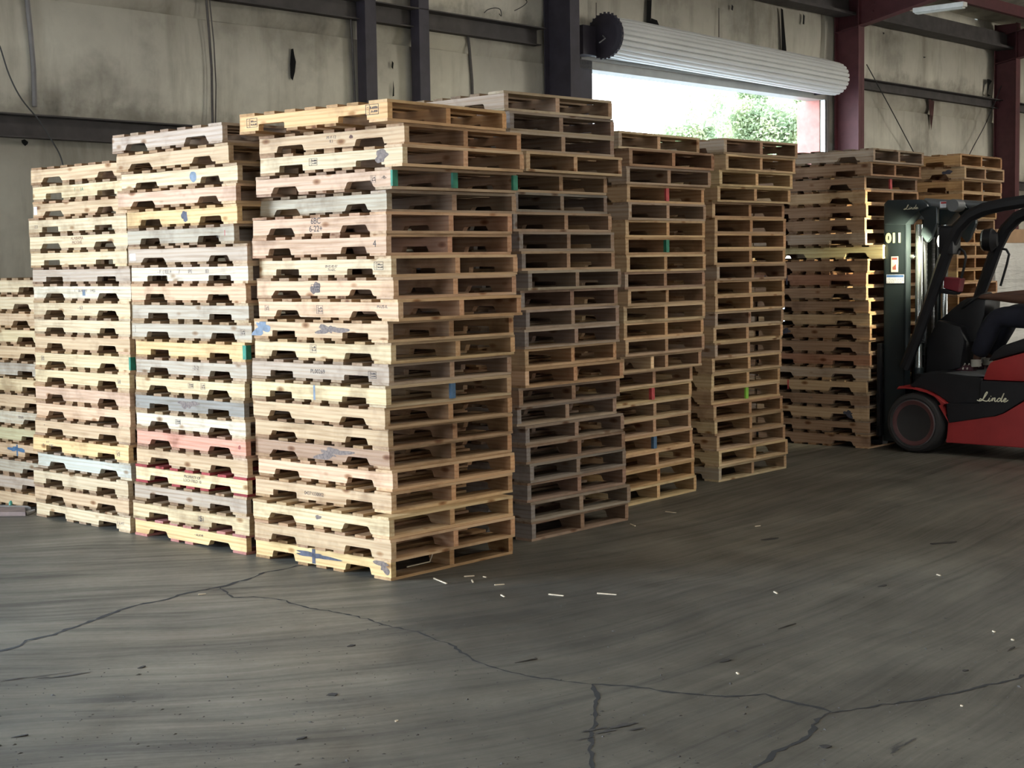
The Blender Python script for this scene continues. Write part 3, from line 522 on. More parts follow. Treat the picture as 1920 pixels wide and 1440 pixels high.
ss = sorted(ss); zz = sorted([.12 * i for i in range(int(EAVE / .12) + 1)] + [ZL, EAVE, EAVE + .1])
vv = {}
def gv(i, j):
    if (i, j) not in vv:
        s, z = ss[i], zz[j]; o = 0 if (abs(s) < 1e-6 or abs(s - SJ) < 1e-6 or abs(z - ZL) < 1e-6 or s in (W0, W1)) else bulge(s, z)
        vv[(i, j)] = bm.verts.new(WP(s, o, z))
    return vv[(i, j)]
for i in range(len(ss) - 1):
    for j in range(len(zz) - 1):
        sm, zm = (ss[i] + ss[i + 1]) / 2, (zz[j] + zz[j + 1]) / 2
        if zm < ZL and (0 < sm < SJ or W0 < sm < W1): continue
        if ss[i + 1] - ss[i] < 1e-5 or zz[j + 1] - zz[j] < 1e-5: continue
        bm.faces.new((gv(i, j), gv(i + 1, j), gv(i + 1, j + 1), gv(i, j + 1)))
wb = link('wall_back', bm, INS, smooth=True); tag(wb, 'stained vinyl-faced insulation on the far warehouse wall', kind='structure')
# outer skin
SKIN = flat('outer_sheet', (.3, .3, .29), .6)
bm = bmesh.new()
for s0, s1, z0, z1 in ((-26, W0, 0, EAVE + .1), (W0, W1, ZL, EAVE + .1), (W1, -.02, 0, EAVE + .1), (-.02, SJ + .02, ZL + .02, EAVE + .1), (SJ + .02, 28, 0, EAVE + .1)):
    bx(bm, s0, s1, -.24, -.20, z0, z1, WP)
link('wall_sheet', bm, SKIN, wb)
RED = flat('red_oxide_steel', (.105, .03, .035), .55, var=.2, scale=6)
DARKST = flat('dark_primer_steel', (.035, .03, .042), .6, var=.25, scale=6)
GIRT = flat('girt_steel', (.06, .052, .05), .7, var=.3, scale=5)
SOOT = flat('torn_hole', (.008, .008, .008), .9)
def struct(name, bm, mat, label, **k):
    return tag(link(name, bm, mat, **k), label, kind='structure')
def zgirt(bm, s0, s1, z, h=.2, d=.16, o=.08):
    bx(bm, s0, s1, o, o + d, z, z + .012, WP); h = .13 if s0 > 0 else .18; bx(bm, s0, s1, o, o + .012, z - h, z, WP); bx(bm, s0, s1, o - .03, o + d * .5, z - h, z - h + .012, WP)
sB = wpx(1078, 60, .5)[0]; sC = wpx(1615, 200, .5)[0]; sD = wpx(1908, 250, .5)[0]
n_ = 1
for (s0, s1, z, lab) in ((-26, -.9, zg1, 'dark steel girt along the left wall, lower line'), (-11, sB - .2, zg2, 'dark steel girt high on the wall left of the door'),
                    (sC + .2, 28, zg2, 'dark steel girt on the wall right of the door'), (sC + .2, 28, zg1, 'lower steel girt right of the door')):
    bm = bmesh.new(); zgirt(bm, s0, s1, z); struct('trim_%d' % n_, bm, GIRT, lab); n_ += 1
bm = bmesh.new(); bx(bm, -26, 28, .1, .30, EAVE - .40, EAVE - .16, WP); bx(bm, -26, 28, .1, .42, EAVE - .44, EAVE - .40, WP); struct('trim_%d' % n_, bm, GIRT, 'dark eave strut under the roof'); n_ += 1
# I-section columns
def icol(s, o0, o1, w, z1, mat, lab, name):
    global n_
    bm = bmesh.new(); bx(bm, s - w / 2, s + w / 2, o0, o0 + .014, 0, z1, WP); bx(bm, s - w / 2, s + w / 2, o1 - .014, o1, 0, z1, WP); bx(bm, s - .008, s + .008, o0, o1, 0, z1, WP)
    o = struct(name + str(n_), bm, mat, lab); n_ += 1; return o
def colw(pl, pr, y, o): return wpx(pl, y, o)[0], wpx(pr, y, o)[0]
icol(sB, .1, .50, .17, EAVE, DARKST, 'steel frame column left of the roll-up door', 'trim_')
cC = icol(sC, .1, .50, .17, EAVE, RED, 'dark red steel column right of the roll-up door', 'trim_')
icol(sD, .1, .50, .17, EAVE, RED, 'dark steel column at the right edge', 'trim_')
for pl, pr, lab in ((686, 707, 'left one of the two dark wall posts'), (787, 806, 'right one of the two dark wall posts')):
    a, b = colw(pl, pr, 100, .24); bm = bmesh.new(); bx(bm, a, b, .11, .24, 0, EAVE, WP); struct('trim_%d' % n_, bm, DARKST, lab, bevel=.006); n_ += 1
# rafters
def rafter(s, lab):
    global n_
    bm = bmesh.new()
    def seg(o0, z0a, z1a, o1, z0b, z1b):
        w = .09
        box8(bm, [WP(s - .008, o0, z0a), WP(s + .008, o0, z0a), WP(s + .008, o1, z0b), WP(s - .008, o1, z0b), WP(s - .008, o0, z1a), WP(s + .008, o0, z1a), WP(s + .008, o1, z1b), WP(s - .008, o1, z1b)])
        for za, zb in ((z0a, z0b), (z1a - .014, z1b - .014)):
            box8(bm, [WP(s - w, o0, za), WP(s + w, o0, za), WP(s + w, o1, zb), WP(s - w, o1, zb), WP(s - w, o0, za + .014), WP(s + w, o0, za + .014), WP(s + w, o1, zb + .014), WP(s - w, o1, zb + .014)])
    seg(.1, EAVE - .68, EAVE - .20, .50, EAVE - .61, EAVE - .14); seg(.50, EAVE - .61, EAVE - .14, 3.2, EAVE - .05, EAVE + .30); seg(3.2, EAVE - .05, EAVE + .30, 26, EAVE + 3.80, EAVE + 4.17)
    for k in range(5):
        bx(bm, s - .03, s + .03, .66 + .02 * k, .68 + .02 * k, EAVE - .55 + k * .12, EAVE - .52 + k * .12, WP)
    struct('trim_%d' % n_, bm, RED, lab); n_ += 1
rafter(sC, 'dark red roof rafter right of the door'); rafter(sD, 'far right roof rafter'); rafter(sB, 'roof rafter above the left door column')
# roof
bm = bmesh.new(); rise = .17
NS, NO = 60, 40
g = [[bm.verts.new(WP(-26 + 54 * i / NS, 26 * j / NO, EAVE + .06 + rise * 26 * j / NO - .05 * abs(math.sin(PI * j / NO * 26 / 1.5)))) for j in range(NO + 1)] for i in range(NS + 1)]
for i in range(NS):
    for j in range(NO): bm.faces.new((g[i][j], g[i][j + 1], g[i + 1][j + 1], g[i + 1][j]))
struct('ceiling', bm, insul('roof_insulation', 1.1), 'pale stained insulation under the sloping roof', smooth=True)
for k in range(12):
    o = 1.35 + 1.5 * k if k else .95; bm = bmesh.new(); z = EAVE - .04 + rise * o
    bx(bm, -26, 28, o, o + .015, z - .2, z, WP); bx(bm, -26, 28, o, o + .09, z - .2, z - .185, WP); bx(bm, -26, 28, o - .08, o, z - .015, z, WP)
    struct('trim_%d' % n_, bm, RED, 'roof purlin number %d from the far wall' % (k + 1)); n_ += 1
PANEL = flat('translucent_roof_sheet', (.6, .62, .6), .5)
SKY = []
for k, (s_, o_, pw_) in enumerate(((-17.5, 8, .5), (-10.5, 12, .8), (-3.5, 10.5, .8), (3.5, 10.5, 1.0), (14.5, 11, 1.6), (-3.5, 18, .9), (7, 18, 1.2))):
    bm = bmesh.new(); zz_ = EAVE + .05 + rise * o_
    box8(bm, [WP(s_ - .5, o_ - 2.5, zz_ - rise * 2.5 - .06), WP(s_ + .5, o_ - 2.5, zz_ - rise * 2.5 - .06), WP(s_ + .5, o_ + 2.5, zz_ + rise * 2.5 - .06), WP(s_ - .5, o_ + 2.5, zz_ + rise * 2.5 - .06),
              WP(s_ - .5, o_ - 2.5, zz_ - rise * 2.5 - .04), WP(s_ + .5, o_ - 2.5, zz_ - rise * 2.5 - .04), WP(s_ + .5, o_ + 2.5, zz_ + rise * 2.5 - .04), WP(s_ - .5, o_ + 2.5, zz_ + rise * 2.5 - .04)])
    struct('window_%d' % (k + 1), bm, PANEL, 'translucent daylight sheet number %d in the roof' % (k + 1)); SKY.append((s_, o_, zz_ - .3, pw_))
# light fitting under the roof
_ls, _lz = wpx(1762, 14, 2.4)
lf = empty('strip_light', WP(_ls, 2.4, _lz), A + PI / 2, 'white strip light fitting under the roof beside the red rafter', 'light fitting')
# other walls
INS2 = insul('vinyl_insulation_side', .9)
def pane_wall(name, f, a0, a1, holes, lab):
    bm = bmesh.new(); xs = sorted({a0, a1} | {h[0] for h in holes} | {h[1] for h in holes}); zs_ = [0, 4.3, EAVE + 4.5]
    for i in range(len(xs) - 1):
        for j in range(2):
            if j == 0 and any(h[0] <= xs[i] and xs[i + 1] <= h[1] for h in holes): continue
            bx(bm, xs[i], xs[i + 1], 0, .2, zs_[j], zs_[j + 1], f)
    struct(name, bm, INS2, lab)
FH = [(-24, -18), (14, 20)]
pane_wall('wall_front', lambda a, b, c: WP(a, 26 + b, c), -26, 28, FH, 'near warehouse wall behind the camera')
LH = [(3, 8)]
pane_wall('wall_left', lambda a, b, c: WP(-26 - b, a, c), 0, 26, LH, 'left end wall of the warehouse')
pane_wall('wall_right', lambda a, b, c: WP(28 + b, a, c), 0, 26, [], 'right end wall of the warehouse')

# ---- door frame
FRM = flat('door_trim_sheet', (.34, .33, .30), .5, var=.12, scale=4)
bm = bmesh.new(); bx(bm, -.02, SJ + .02, -.2, .02, ZL, ZL + .04, WP); bx(bm, -.25, SJ + .25, .02, .06, ZL, ZL + .24, WP); bx(bm, -.25, SJ + .25, .06, .1, ZL + .10, ZL + .24, WP)
struct('trim_%d' % n_, bm, FRM, 'sheet metal header over the roll-up door'); n_ += 1
bm = bmesh.new(); bx(bm, SJ, SJ + .34, .02, .05, 0, ZL + .22, WP); bx(bm, SJ + .12, SJ + .16, .05, .07, 0, ZL + .22, WP); struct('trim_%d' % n_, bm, FRM, 'grey sheet trim right of the door opening'); n_ += 1
bm = bmesh.new(); bx(bm, -.28, 0, .02, .06, 0, ZL + .22, WP); bx(bm, -.06, 0, -.2, .02, 0, ZL, WP); struct('trim_%d' % n_, bm, DARKST, 'dark jamb left of the door opening'); n_ += 1
bm = bmesh.new(); bx(bm, SJ - .01, SJ + .05, -.38, .0, 0, ZL, WP); struct('trim_%d' % n_, bm, flat('red_jamb', (.62, .26, .22), .6), 'red jamb on the right side of the door opening'); n_ += 1
GALV = flat('galvanised_steel', (.5, .52, .52), .35, .8, var=.1)
bm = bmesh.new(); bx(bm, SJ - .02, SJ + .0, .03, .10, 0, ZL, WP); bx(bm, SJ + .03, SJ + .05, .03, .10, 0, ZL, WP); struct('trim_%d' % n_, bm, GALV, 'galvanised door guide rail'); n_ += 1
# roll-up door coil
CO = .42
sa, za = wpx(1138, 68, CO); sb, zb = wpx(1566, 148, CO); zc = (za + zb) / 2
rd = empty('rolled_up_door', WP((sa + sb) / 2, CO, zc), 0, 'white corrugated roll-up door coiled above the bright opening', 'roll-up door')
def rel(o, e): return (lambda s, oo, z: WP(s, oo, z) - Vector(e.location))
CUR = flat('white_slat_steel', (.66, .67, .66), .42, .0, var=.05, scale=2)
bm = bmesh.new(); NR = 22; rr_ = .245; prof = []
ring = []
for k in range(NR * 6):
    a = 2 * PI * k / (NR * 6); ph = (k % 6) / 6.0; r = rr_ - (.03 if k % 6 == 0 else .004 if k % 6 in (1, 5) else 0); ring.append((r * math.cos(a), r * math.sin(a)))
NX = 14; rows_ = []
for i in range(NX + 1):
    s = sa + (sb - sa) * i / NX; zi = za + (zb - za) * i / NX; q = .96 if i in (0, NX) else 1
    rows_.append([bm.verts.new(WP(s, CO + p[0] * q, zi + p[1] * q) - Vector(rd.location)) for p in ring])
n6 = len(ring)
for i in range(NX):
    for k in range(n6): bm.faces.new((rows_[i][k], rows_[i][(k + 1) % n6], rows_[i + 1][(k + 1) % n6], rows_[i + 1][k]))
bm.faces.new(rows_[0][::-1]); bm.faces.new(rows_[-1])
link('coiled_curtain', bm, CUR, rd)
bm = bmesh.new(); lathe(bm, [(-.07, .09), (-.065, .2), (-.05, .262), (-.012, .262), (0, .2)], WP(sa, CO, za) - Vector(rd.location), R, 40)
for k in range(28):
    a = 2 * PI * k / 28; c = WP(sa - .04, CO + .265 * math.cos(a), za + .265 * math.sin(a)) - Vector(rd.location); bmesh.ops.create_cube(bm, size=.028, matrix=Matrix.Translation(c))
link('end_plate', bm, DARKST, rd)
bm = bmesh.new(); bx(bm, sa - .30, sa - .06, .06, .3, za - .22, za + .12, lambda a, b, c: WP(a, b, c) - Vector(rd.location)); link('end_bracket', bm, DARKST, rd)
bm = bmesh.new(); bx(bm, sb + .02, sb + .06, .06, .5, zb - .2, zb + .16, lambda a, b, c: WP(a, b, c) - Vector(rd.location)); link('end_bracket', bm, DARKST, rd)
bm = bmesh.new(); bx(bm, sa + .05, sb - .05, .11, .17, ZL + .14, zb - .06, lambda a, b, c: WP(a, b, c) - Vector(rd.location)); link('curtain_end', bm, CUR, rd)
bm = bmesh.new(); tube(bm, [WP(sa - .08, CO, za) - Vector(rd.location), WP(sa - .16, CO + .1, za - .05) - Vector(rd.location), WP(sa - .32, CO + .14, za - .12) - Vector(rd.location)], .008, 6); link('pull_chain', bm, GALV, rd)
# strip light
bm = bmesh.new(); bx(bm, -.36, .36, -.06, .06, -.03, .03); link('housing', bm, flat('white_fitting', (.7, .7, .66), .5), lf, bevel=.008)
bm = bmesh.new(); bx(bm, -.34, .34, -.05, .05, -.05, -.03); link('diffuser', bm, flat('fitting_diffuser', (.45, .45, .4), .4), lf, bevel=.008)
# tears and slits in the insulation
def tear(pts, o=.085, name='tear', mat=None, fix=None):
    bm = bmesh.new(); bm.faces.new([bm.verts.new(onplane(x, y, WP(0, o, 0), N)) for x, y in pts]); bmesh.ops.solidify(bm, geom=bm.faces[:], thickness=.004); link(name, bm, mat or SOOT, wb)
tear([(546, 92), (550, 91), (552, 104), (555, 116), (553, 135), (549, 151), (545, 146), (544, 120)])
tear([(735, 114), (738, 118), (737, 130), (734, 126)]); tear([(737, 150), (739, 165), (739, 180), (736, 181), (737, 165)])
tear([(1213, 0), (1222, 0), (1220, 50), (1212, 50)]); tear([(1221, 34), (1232, 38), (1239, 55), (1219, 52)], .087)
tear([(1464, 15), (1468, 18), (1475, 100), (1466, 103)]); tear([(1372, 8), (1375, 12), (1374, 20), (1371, 18)]); tear([(1506, 26), (1509, 30), (1508, 46), (1505, 45)])
tear([(1741, 185), (1752, 190), (1750, 215), (1746, 245), (1743, 215)], mat=flat('rust_red_behind', (.12, .05, .045), .8))
tear([(1851, 148), (1856, 149), (1860, 152), (1855, 160), (1852, 176), (1858, 180), (1851, 181)]); tear([(1731, 106), (1737, 107), (1732, 109)]); tear([(1655, 60), (1659, 62), (1656, 65)])
tear([(40, 263), (46, 261), (53, 266), (52, 270), (47, 274), (41, 268)])
SEAMM = flat('seam_tape', (.09, .08, .075), .7, var=.3)
def seamline(pts, r=.012, o=.05, mat=None):
    bm = bmesh.new(); tube(bm, [onplane(x, y, WP(0, o, 0), N) for x, y in pts], r, 6); link('seam', bm, mat or SEAMM, wb)
seamline([(386, -10), (392, 60), (397, 130), (398, 200), (399, 240)], .012, .1); seamline([(392, -10), (401, 80), (405, 160), (404, 240)], .006, .1)
seamline([(50, -10), (57, 60), (63, 130), (65, 200)], .022, .04, flat('seam_fold', (.2, .19, .19), .7)); seamline([(655, -5), (661, 90), (665, 180), (666, 215)], .012, .08)
seamline([(873, 30), (880, 90), (885, 150), (886, 190)], .016, .06); seamline([(1348, 15), (1348, 80)], .006, .07); seamline([(1118, 30), (1118, 5)], .005, .07)
# loose wires
CABM = flat('black_cable', (.03, .03, .03), .5)
def wire(name, pts, o, r, lab, mat=CABM):
    bm = bmesh.new(); P = [onplane(x, y, WP(0, o, 0), N) for x, y in pts]; Q = []
    for i in range(len(P) - 1):
        p0, p1, p2, p3 = P[max(i - 1, 0)], P[i], P[i + 1], P[min(i + 2, len(P) - 1)]
        for k in range(5):
            t = k / 5; Q.append(.5 * ((2 * p1) + (p2 - p0) * t + (2 * p0 - 5 * p1 + 4 * p2 - p3) * t * t + (3 * p1 - p0 - 3 * p2 + p3) * t ** 3))
    Q.append(P[-1]); c = Q[0].copy()
    tube(bm, [q - c for q in Q], r, 6); o_ = link(name, bm, mat, smooth=True); o_.location = c; return tag(o_, lab, 'cable')
wire('hanging_cable', [(-15, 55), (0, 88), (17, 140), (40, 185), (75, 228), (100, 268), (114, 295), (122, 330), (128, 370)], .3, .007, 'thin black cable drooping down the wall at the far left')
wire('bracing_cable', [(1625, 121), (1668, 200), (1712, 283), (1750, 352)], .2, .008, 'straight bracing cable right of the red column')
wire('bracing_cable', [(1882, 150), (1850, 228), (1820, 285), (1790, 352)], .2, .008, 'straight bracing cable left of the far right column')
wire('loose_wire', [(908, 24), (915, 18), (928, 15), (938, 18), (940, 30), (936, 26)], .3, .005, 'short wire loop on the girt left of the door')
wire('loose_wire', [(965, 20), (980, 12), (988, 4), (984, -2)], .12, .005, 'short curved wire on the wall left of the door column')
# outside
GR = flat('pale_yard', (.5, .48, .44), .9)
bm = bmesh.new(); bx(bm, -80, 90, -120, -.25, -.12, -.02, WP); struct('ground', bm, GR, 'pale yard outside the door')
def treebm(c, rx_, rz_, n, seed):
    rnd = random.Random(seed); bm = bmesh.new()
    blobs = [(c + Vector((rnd.gauss(0, .42) * rx_, rnd.gauss(0, .3) * rx_, rnd.gauss(0, .42) * rz_)), rnd.uniform(.28, .5) * rx_) for _ in range(16)]
    for i in range(n):
        b, r = rnd.choice(blobs); d = Vector((rnd.gauss(0, 1), rnd.gauss(0, 1), rnd.gauss(0, 1))).normalized(); p = b + d * r * rnd.uniform(.55, 1.05)
        a = Vector((rnd.gauss(0, 1), rnd.gauss(0, 1), rnd.gauss(0, 1))).normalized(); e = a.orthogonal().normalized(); s = rnd.uniform(.03, .07)
        bm.faces.new([bm.verts.new(p + a * s * u + e * s * .55 * v) for u, v in ((-1, 0), (0, 1), (1, 0), (0, -1))])
    return bm
LEAF = MT('leaves'); mp = LEAF.co((1, 1, 1)); nz = LEAF.noise(mp, 2.2, 4)
rp = LEAF.ramp(nz, 'Fac', [(.3, (.26, .34, .20)), (.5, (.48, .54, .33)), (.7, (.74, .68, .46))]); LEAF.l(rp, 'Color', LEAF.b, 'Base Color'); LEAF.b.inputs['Roughness'].default_value = .6; tr_ = LEAF.n('ShaderNodeBsdfTranslucent'); LEAF.l(rp, 'Color', tr_, 'Color'); mx_ = LEAF.n('ShaderNodeMixShader'); mx_.inputs[0].default_value = .5; LEAF.l(LEAF.b, 0, mx_, 1); LEAF.l(tr_, 0, mx_, 2); LEAF.l(mx_, 0, LEAF.N['Material Output'], 'Surface')
for nm, px, py, dep, rx_, rz_, nleaf, lab in (('tree', 1440, 232, 36, 1.25, .95, 17000, 'leafy green tree seen through the open door'), ('tree', 1310, 262, 38, 1.0, .5, 7000, 'lower yellowish tree left of the taller one outside'), ('tree', 1520, 225, 40, .8, 1.0, 7000, 'green tree crown beside the right door jamb outside')):
    d = ray(px, py); c = CP + d * (dep / d.y); base = Vector((c.x, c.y, -.02))
    e = empty(nm, base, 0, lab, 'tree'); link('foliage', treebm(c - base, rx_, rz_, nleaf, int(px)), LEAF.m, e)
    bm = bmesh.new(); tube(bm, [(0, 0, 0), (.05, .02, c.z * .4), (-.04, 0, c.z * .75), (.05, .1, c.z)], [.14, .11, .08, .04], 8)
    for k in range(5): tube(bm, [(0, 0, c.z * (.5 + .08 * k)), (rx_ * .5 * math.cos(k * 2.1), rx_ * .5 * math.sin(k * 2.1), c.z * (.7 + .07 * k))], [.05, .02], 6)
    link('trunk', bm, flat('bark', (.12, .09, .06), .9), e, smooth=True)
# ------------------------------------------------------------------ things on the floor
CHIP = flat('pale_splinter', (.6, .5, .36), .8); SCRAP = flat('dark_scrap', (.02, .016, .013), .8)
chips = [((810, 1084), (840, 1096), 'corner'), ((868, 1082), (892, 1080), 0), ((925, 1098), (948, 1096), 0), ((938, 1116), (946, 1120), 0), ((905, 1082), (912, 1083), 0), ((884, 1088), (887, 1093), 0), ((1115, 1113), (1160, 1116), 0),
         ((1180, 983), (1192, 987), 0), ((1415, 988), (1427, 986), 0), ((1025, 1115), (1060, 1118), 0), ((1245, 960), (1270, 962), 0), ((1755, 1078), (1764, 1080), 0), ((1895, 1200), (1902, 1201), 0), ((741, 1354), (746, 1351), 0),
         ((1860, 1184), (1866, 1186), 0), ((1450, 1110), (1458, 1114), 0), ((1380, 1262), (1385, 1265), 0), ((1800, 1324), (1806, 1325), 0), ((370, 1116), (388, 1114), 0)]
for k, (a, b, w) in enumerate(chips):
    pa, pb = onfloor(*a), onfloor(*b); c = (pa + pb) / 2; bm = bmesh.new(); d = (pb - pa); s = Vector((-d.y, d.x, 0)).normalized() * .006; rnd = random.Random(k)
    box8(bm, [pa - c - s * .4, pb - c - s * .6, pb - c + s, pa - c + s * .8, pa - c - s * .4 + Vector((0, 0, .005)), pb - c - s * .6 + Vector((0, 0, .004)), pb - c + s + Vector((0, 0, .004)), pa - c + s * .8 + Vector((0, 0, .006))])
    o = link('wood_splinter', bm, CHIP); o.location = (c.x, c.y, .0002); o.scale = (.8, .8, 1); tag(o, 'pale wood splinter lying on the concrete in front of the stacks', 'splinter', 'pale splinters on the floor')
for k, (px, py, w, l, lab) in enumerate(((1445, 1011, .05, .22, 'thin dark bark scrap on the floor in front of the third stack'), (1775, 1018, .06, .26, 'dark bark scrap on the floor at the right'), (1655, 1099, .03, .08, 'small black scrap on the floor at the middle right'),
        (265, 1252, .03, .06, 'small brown scrap on the floor at the left'), (658, 1211, .03, .05, 'small black chip on the floor below the front corner stack'), (1475, 1175, .012, .2, 'thin dark stick on the middle of the right floor'),
        (985, 1240, .015, .13, 'bent dark stick near the floor centre'), (623, 1303, .045, .05, 'black lump on the bare foreground floor'), (565, 1385, .03, .05, 'dark and white crumb in the foreground'), (1547, 1400, .05, .05, 'dark flake near the crack at the lower right'),
        (38, 1381, .02, .08, 'small black strip at the lower left'), (1360, 1240, .03, .09, 'curled brown scrap right of the floor centre'), (1810, 1258, .03, .04, 'small black pebble above the right crack'), (1895, 1218, .012, .12, 'black sliver near the right edge'))):
    rnd = random.Random(90 + k); c = onfloor(px, py); bm = bmesh.new(); n = 9
    top = []; a0 = rnd.uniform(.3, .9)
    for i in range(n):
        a = 2 * PI * i / n; q = 1 + rnd.uniform(-.35, .35); top.append((l / 2 * q * math.cos(a), w / 2 * q * math.sin(a)))
    top = [(p[0] * .75, p[1] * .75) for p in top]; prism(bm, top, 0, .003, lambda a, b, t: Vector((a, b, t * (1 + .8 * math.sin(a * 40))))); o = link('bark_scrap', bm, SCRAP); o.location = (c.x, c.y, .0005); o.rotation_euler = (0, 0, a0); tag(o, lab, 'scrap')
# grit: far too many crumbs to count
bm = bmesh.new(); rnd = random.Random(5)
for k in range(1500):
    px, py = rnd.uniform(-50, 1970), 900 + 560 * rnd.random() ** .8; c = onfloor(px, py); s = rnd.uniform(.0015, .0045) * (1.8 if rnd.random() < .1 else 1); a = rnd.uniform(0, PI)
    if (c - Vector((-.62, 8.3, 0))).dot(N) > 0 or (c - Vector((-.62, 8.3, 0))).dot(R) > -.15 and (c - Vector((-.62, 8.3, 0))).dot(N) > -.1: continue
    l = rnd.uniform(1, 2.6); u = Vector((math.cos(a), math.sin(a), 0)) * s * l; v = Vector((-math.sin(a), math.cos(a), 0)) * s
    vs = [bm.verts.new((c + w)) for w in (u, v, -u, -v)]; t = bm.verts.new(c + Vector((0, 0, s * .7)))
    for i in range(4): bm.faces.new((vs[i], vs[(i + 1) % 4], t))
g_ = link('floor_grit', bm, flat('grit', (.05, .045, .04), .9, var=.6, scale=3)); tag(g_, 'fine dark grit and crumbs scattered over the concrete', 'grit', kind='stuff')
# broken boards at the foot of the far left stack
def plank(pts, h, z, lab, mat, t=.02, name='broken_board'):
    P = [onfloor(x, y, z) for x, y in pts]; c = sum(P, Vector()) / len(P); c.z = z; bm = bmesh.new()
    va = [bm.verts.new(p - c) for p in P]; vb = [bm.verts.new(p - c + Vector((0, 0, h))) for p in P]; bm.faces.new(va); bm.faces.new(vb[::-1]); n = len(P)
    for i in range(n): bm.faces.new((va[i], vb[i], vb[(i + 1) % n], va[(i + 1) % n]))
    o = link(name, bm, mat, bevel=.002); o.location = c; return tag(o, lab, 'board')
BRD = flat('weathered_board', (.22, .16, .14), .8, var=.25, scale=12); BRD2 = flat('grey_board', (.3, .29, .28), .8, var=.25, scale=12)
plank([(-120, 969), (48, 967.5), (47, 958), (-115, 957)], .030, .0, 'brown plank lying at the foot of the far left stack', BRD)
plank([(-80, 957.5), (58, 957.6), (52, 955), (-80, 952.5)], .028, .0, 'grey plank lying behind the brown plank at far left', BRD2)
plank([(50, 966), (66, 960), (66, 957.5), (48, 961)], .014, .0, 'thin split slat beside the brown plank end', BRD2)
bm = bmesh.new(); lathe(bm, [(0, .012), (.02, .014), (.035, .006)], (0, 0, 0), (0, .3, 1), 12); o = link('green_bottle_cap', bm, flat('green_plastic', (.08, .3, .22), .4), smooth=True)
o.location = onfloor(20, 955) + Vector((0, 0, .029)); tag(o, 'small green plastic cap on the grey plank at far left', 'cap')
# slivers inside the bottom pallet of the corner stack
bm = bmesh.new(); a = onplane(763, 1063, Vector((-.42, 8.84, 0)), Vector((.74, -.67, 0))); b = onplane(806, 1053, Vector((-.42, 8.84, 0)), Vector((.74, -.67, 0))); c3 = onplane(813, 1033, Vector((-.42, 8.84, 0)), Vector((.74, -.67, 0)))
tube(bm, [Vector((0, 0, 0)), b - a, c3 - a], .004, 5); o = link('wood_splinter', bm, CHIP); o.location = a; tag(o, 'long bent splinter hanging in the bottom pallet of the front corner stack', 'splinter')
# ------------------------------------------------------------------ forklift
U = Vector((.743, -.669, 0)).normalized(); YV = Vector((.669, .743, 0)).normalized()   # U runs back along the truck, YV across it, away from the camera
wc = onfloor(1713, 849)
O = wc - U * .46; O.z = 0
fk = empty('forklift', O, math.atan2(U.y, U.x), 'dark forklift with red body, numbered mast and seated driver at the right', 'forklift')
def F(px, py, y=0.0):
    p = onplane(px, py, O + YV * y, YV) - O; return p.dot(U), p.z
def poly(pts, y): return [F(px, py, y) for px, py in pts]
def L3(u, z, y): return Vector((u, y, z))
def ext(name, pts, y0, y1, mat, parent=fk, ref=None, bevel=.008, smooth=False):
    bm = bmesh.new(); P = poly(pts, ref if ref is not None else y0) if len(pts[0]) == 2 and max(abs(pts[0][0]), abs(pts[0][1])) > 20 else pts
    prism(bm, P, y0, y1, L3); return link(name, bm, mat, parent, bevel=bevel, smooth=smooth)
BODYR = flat('forklift_red', (.30, .022, .022), .45, var=.12, scale=5)
BLK = flat('black_plastic', (.009, .009, .011), .5, var=.2, scale=10, spec=.35)
MAST = flat('mast_black_paint', (.02, .028, .032), .28, .2, var=.15, scale=4)
CHROME = flat('cylinder_steel', (.55, .58, .56), .22, .9, var=.05)
RUB = flat('tyre_rubber', (.022, .02, .02), .75, var=.2, scale=12)
GREYM = flat('grey_steel', (.16, .17, .18), .4, .5, var=.15)
CREAM = flat('cream_letters', (.75, .72, .55), .5)
YELLOWY = flat('pale_digits', (.5, .52, .3), .5)
def yext(bm, u0, u1, y0, y1, z0, z1): bx(bm, u0, u1, y0, y1, z0, z1)
# wheels
def wheel(u, r, y0, w, name='drive_wheel'):
    bm = bmesh.new(); lathe(bm, [(0, r * .76), (-.012, r * .84), (-.006, r * .93), (.02, r), (w - .02, r), (w, r * .93), (w, r * .7)], (u, y0, r), (0, 1, 0), 48)
    t_ = link(name, bm, RUB, fk, smooth=True)
    bm = bmesh.new(); lathe(bm, [(.05, .02), (.045, r * .3), (.03, r * .34), (.03, r * .55), (-.004, r * .62), (-.012, r * .74), (-.004, r * .785), (.02, r * .77)], (u, y0, r), (0, 1, 0), 48)
    rim = link('rim', bm, flat('rim_maroon', (.09, .035, .035), .45), t_, smooth=True)
    bm = bmesh.new()
    for k in range(8):
        a = 2 * PI * k / 8; lathe(bm, [(.0, .013), (.03, .013)], (u + r * .44 * math.cos(a), y0 + .012, r + r * .44 * math.sin(a)), (0, 1, 0), 6)
    link('wheel_nuts', bm, GREYM, t_)
    bm = bmesh.new(); 
    for k in range(48):
        a0, a1 = 2 * PI * k / 48, 2 * PI * (k + 1) / 48; tube(bm, [(u + r * .77 * math.cos(a0), y0 - .006, r + r * .77 * math.sin(a0)), (u + r * .77 * math.cos(a1), y0 - .006, r + r * .77 * math.sin(a1))], .004, 5)
    link('rim_edge', bm, GREYM, t_)
ru, rz = F(1713, 793); RW = rz
wheel(ru, RW, .0, .2); wheel(ru, RW, .93, .2)
uR = ru + 1.42; wheel(uR, .21, .12, .16, 'steer_wheel'); wheel(uR, .21, .86, .16, 'steer_wheel')
END = ru + 1.95
def zof(py, px=1900, y=0): return F(px, py, y)[1]
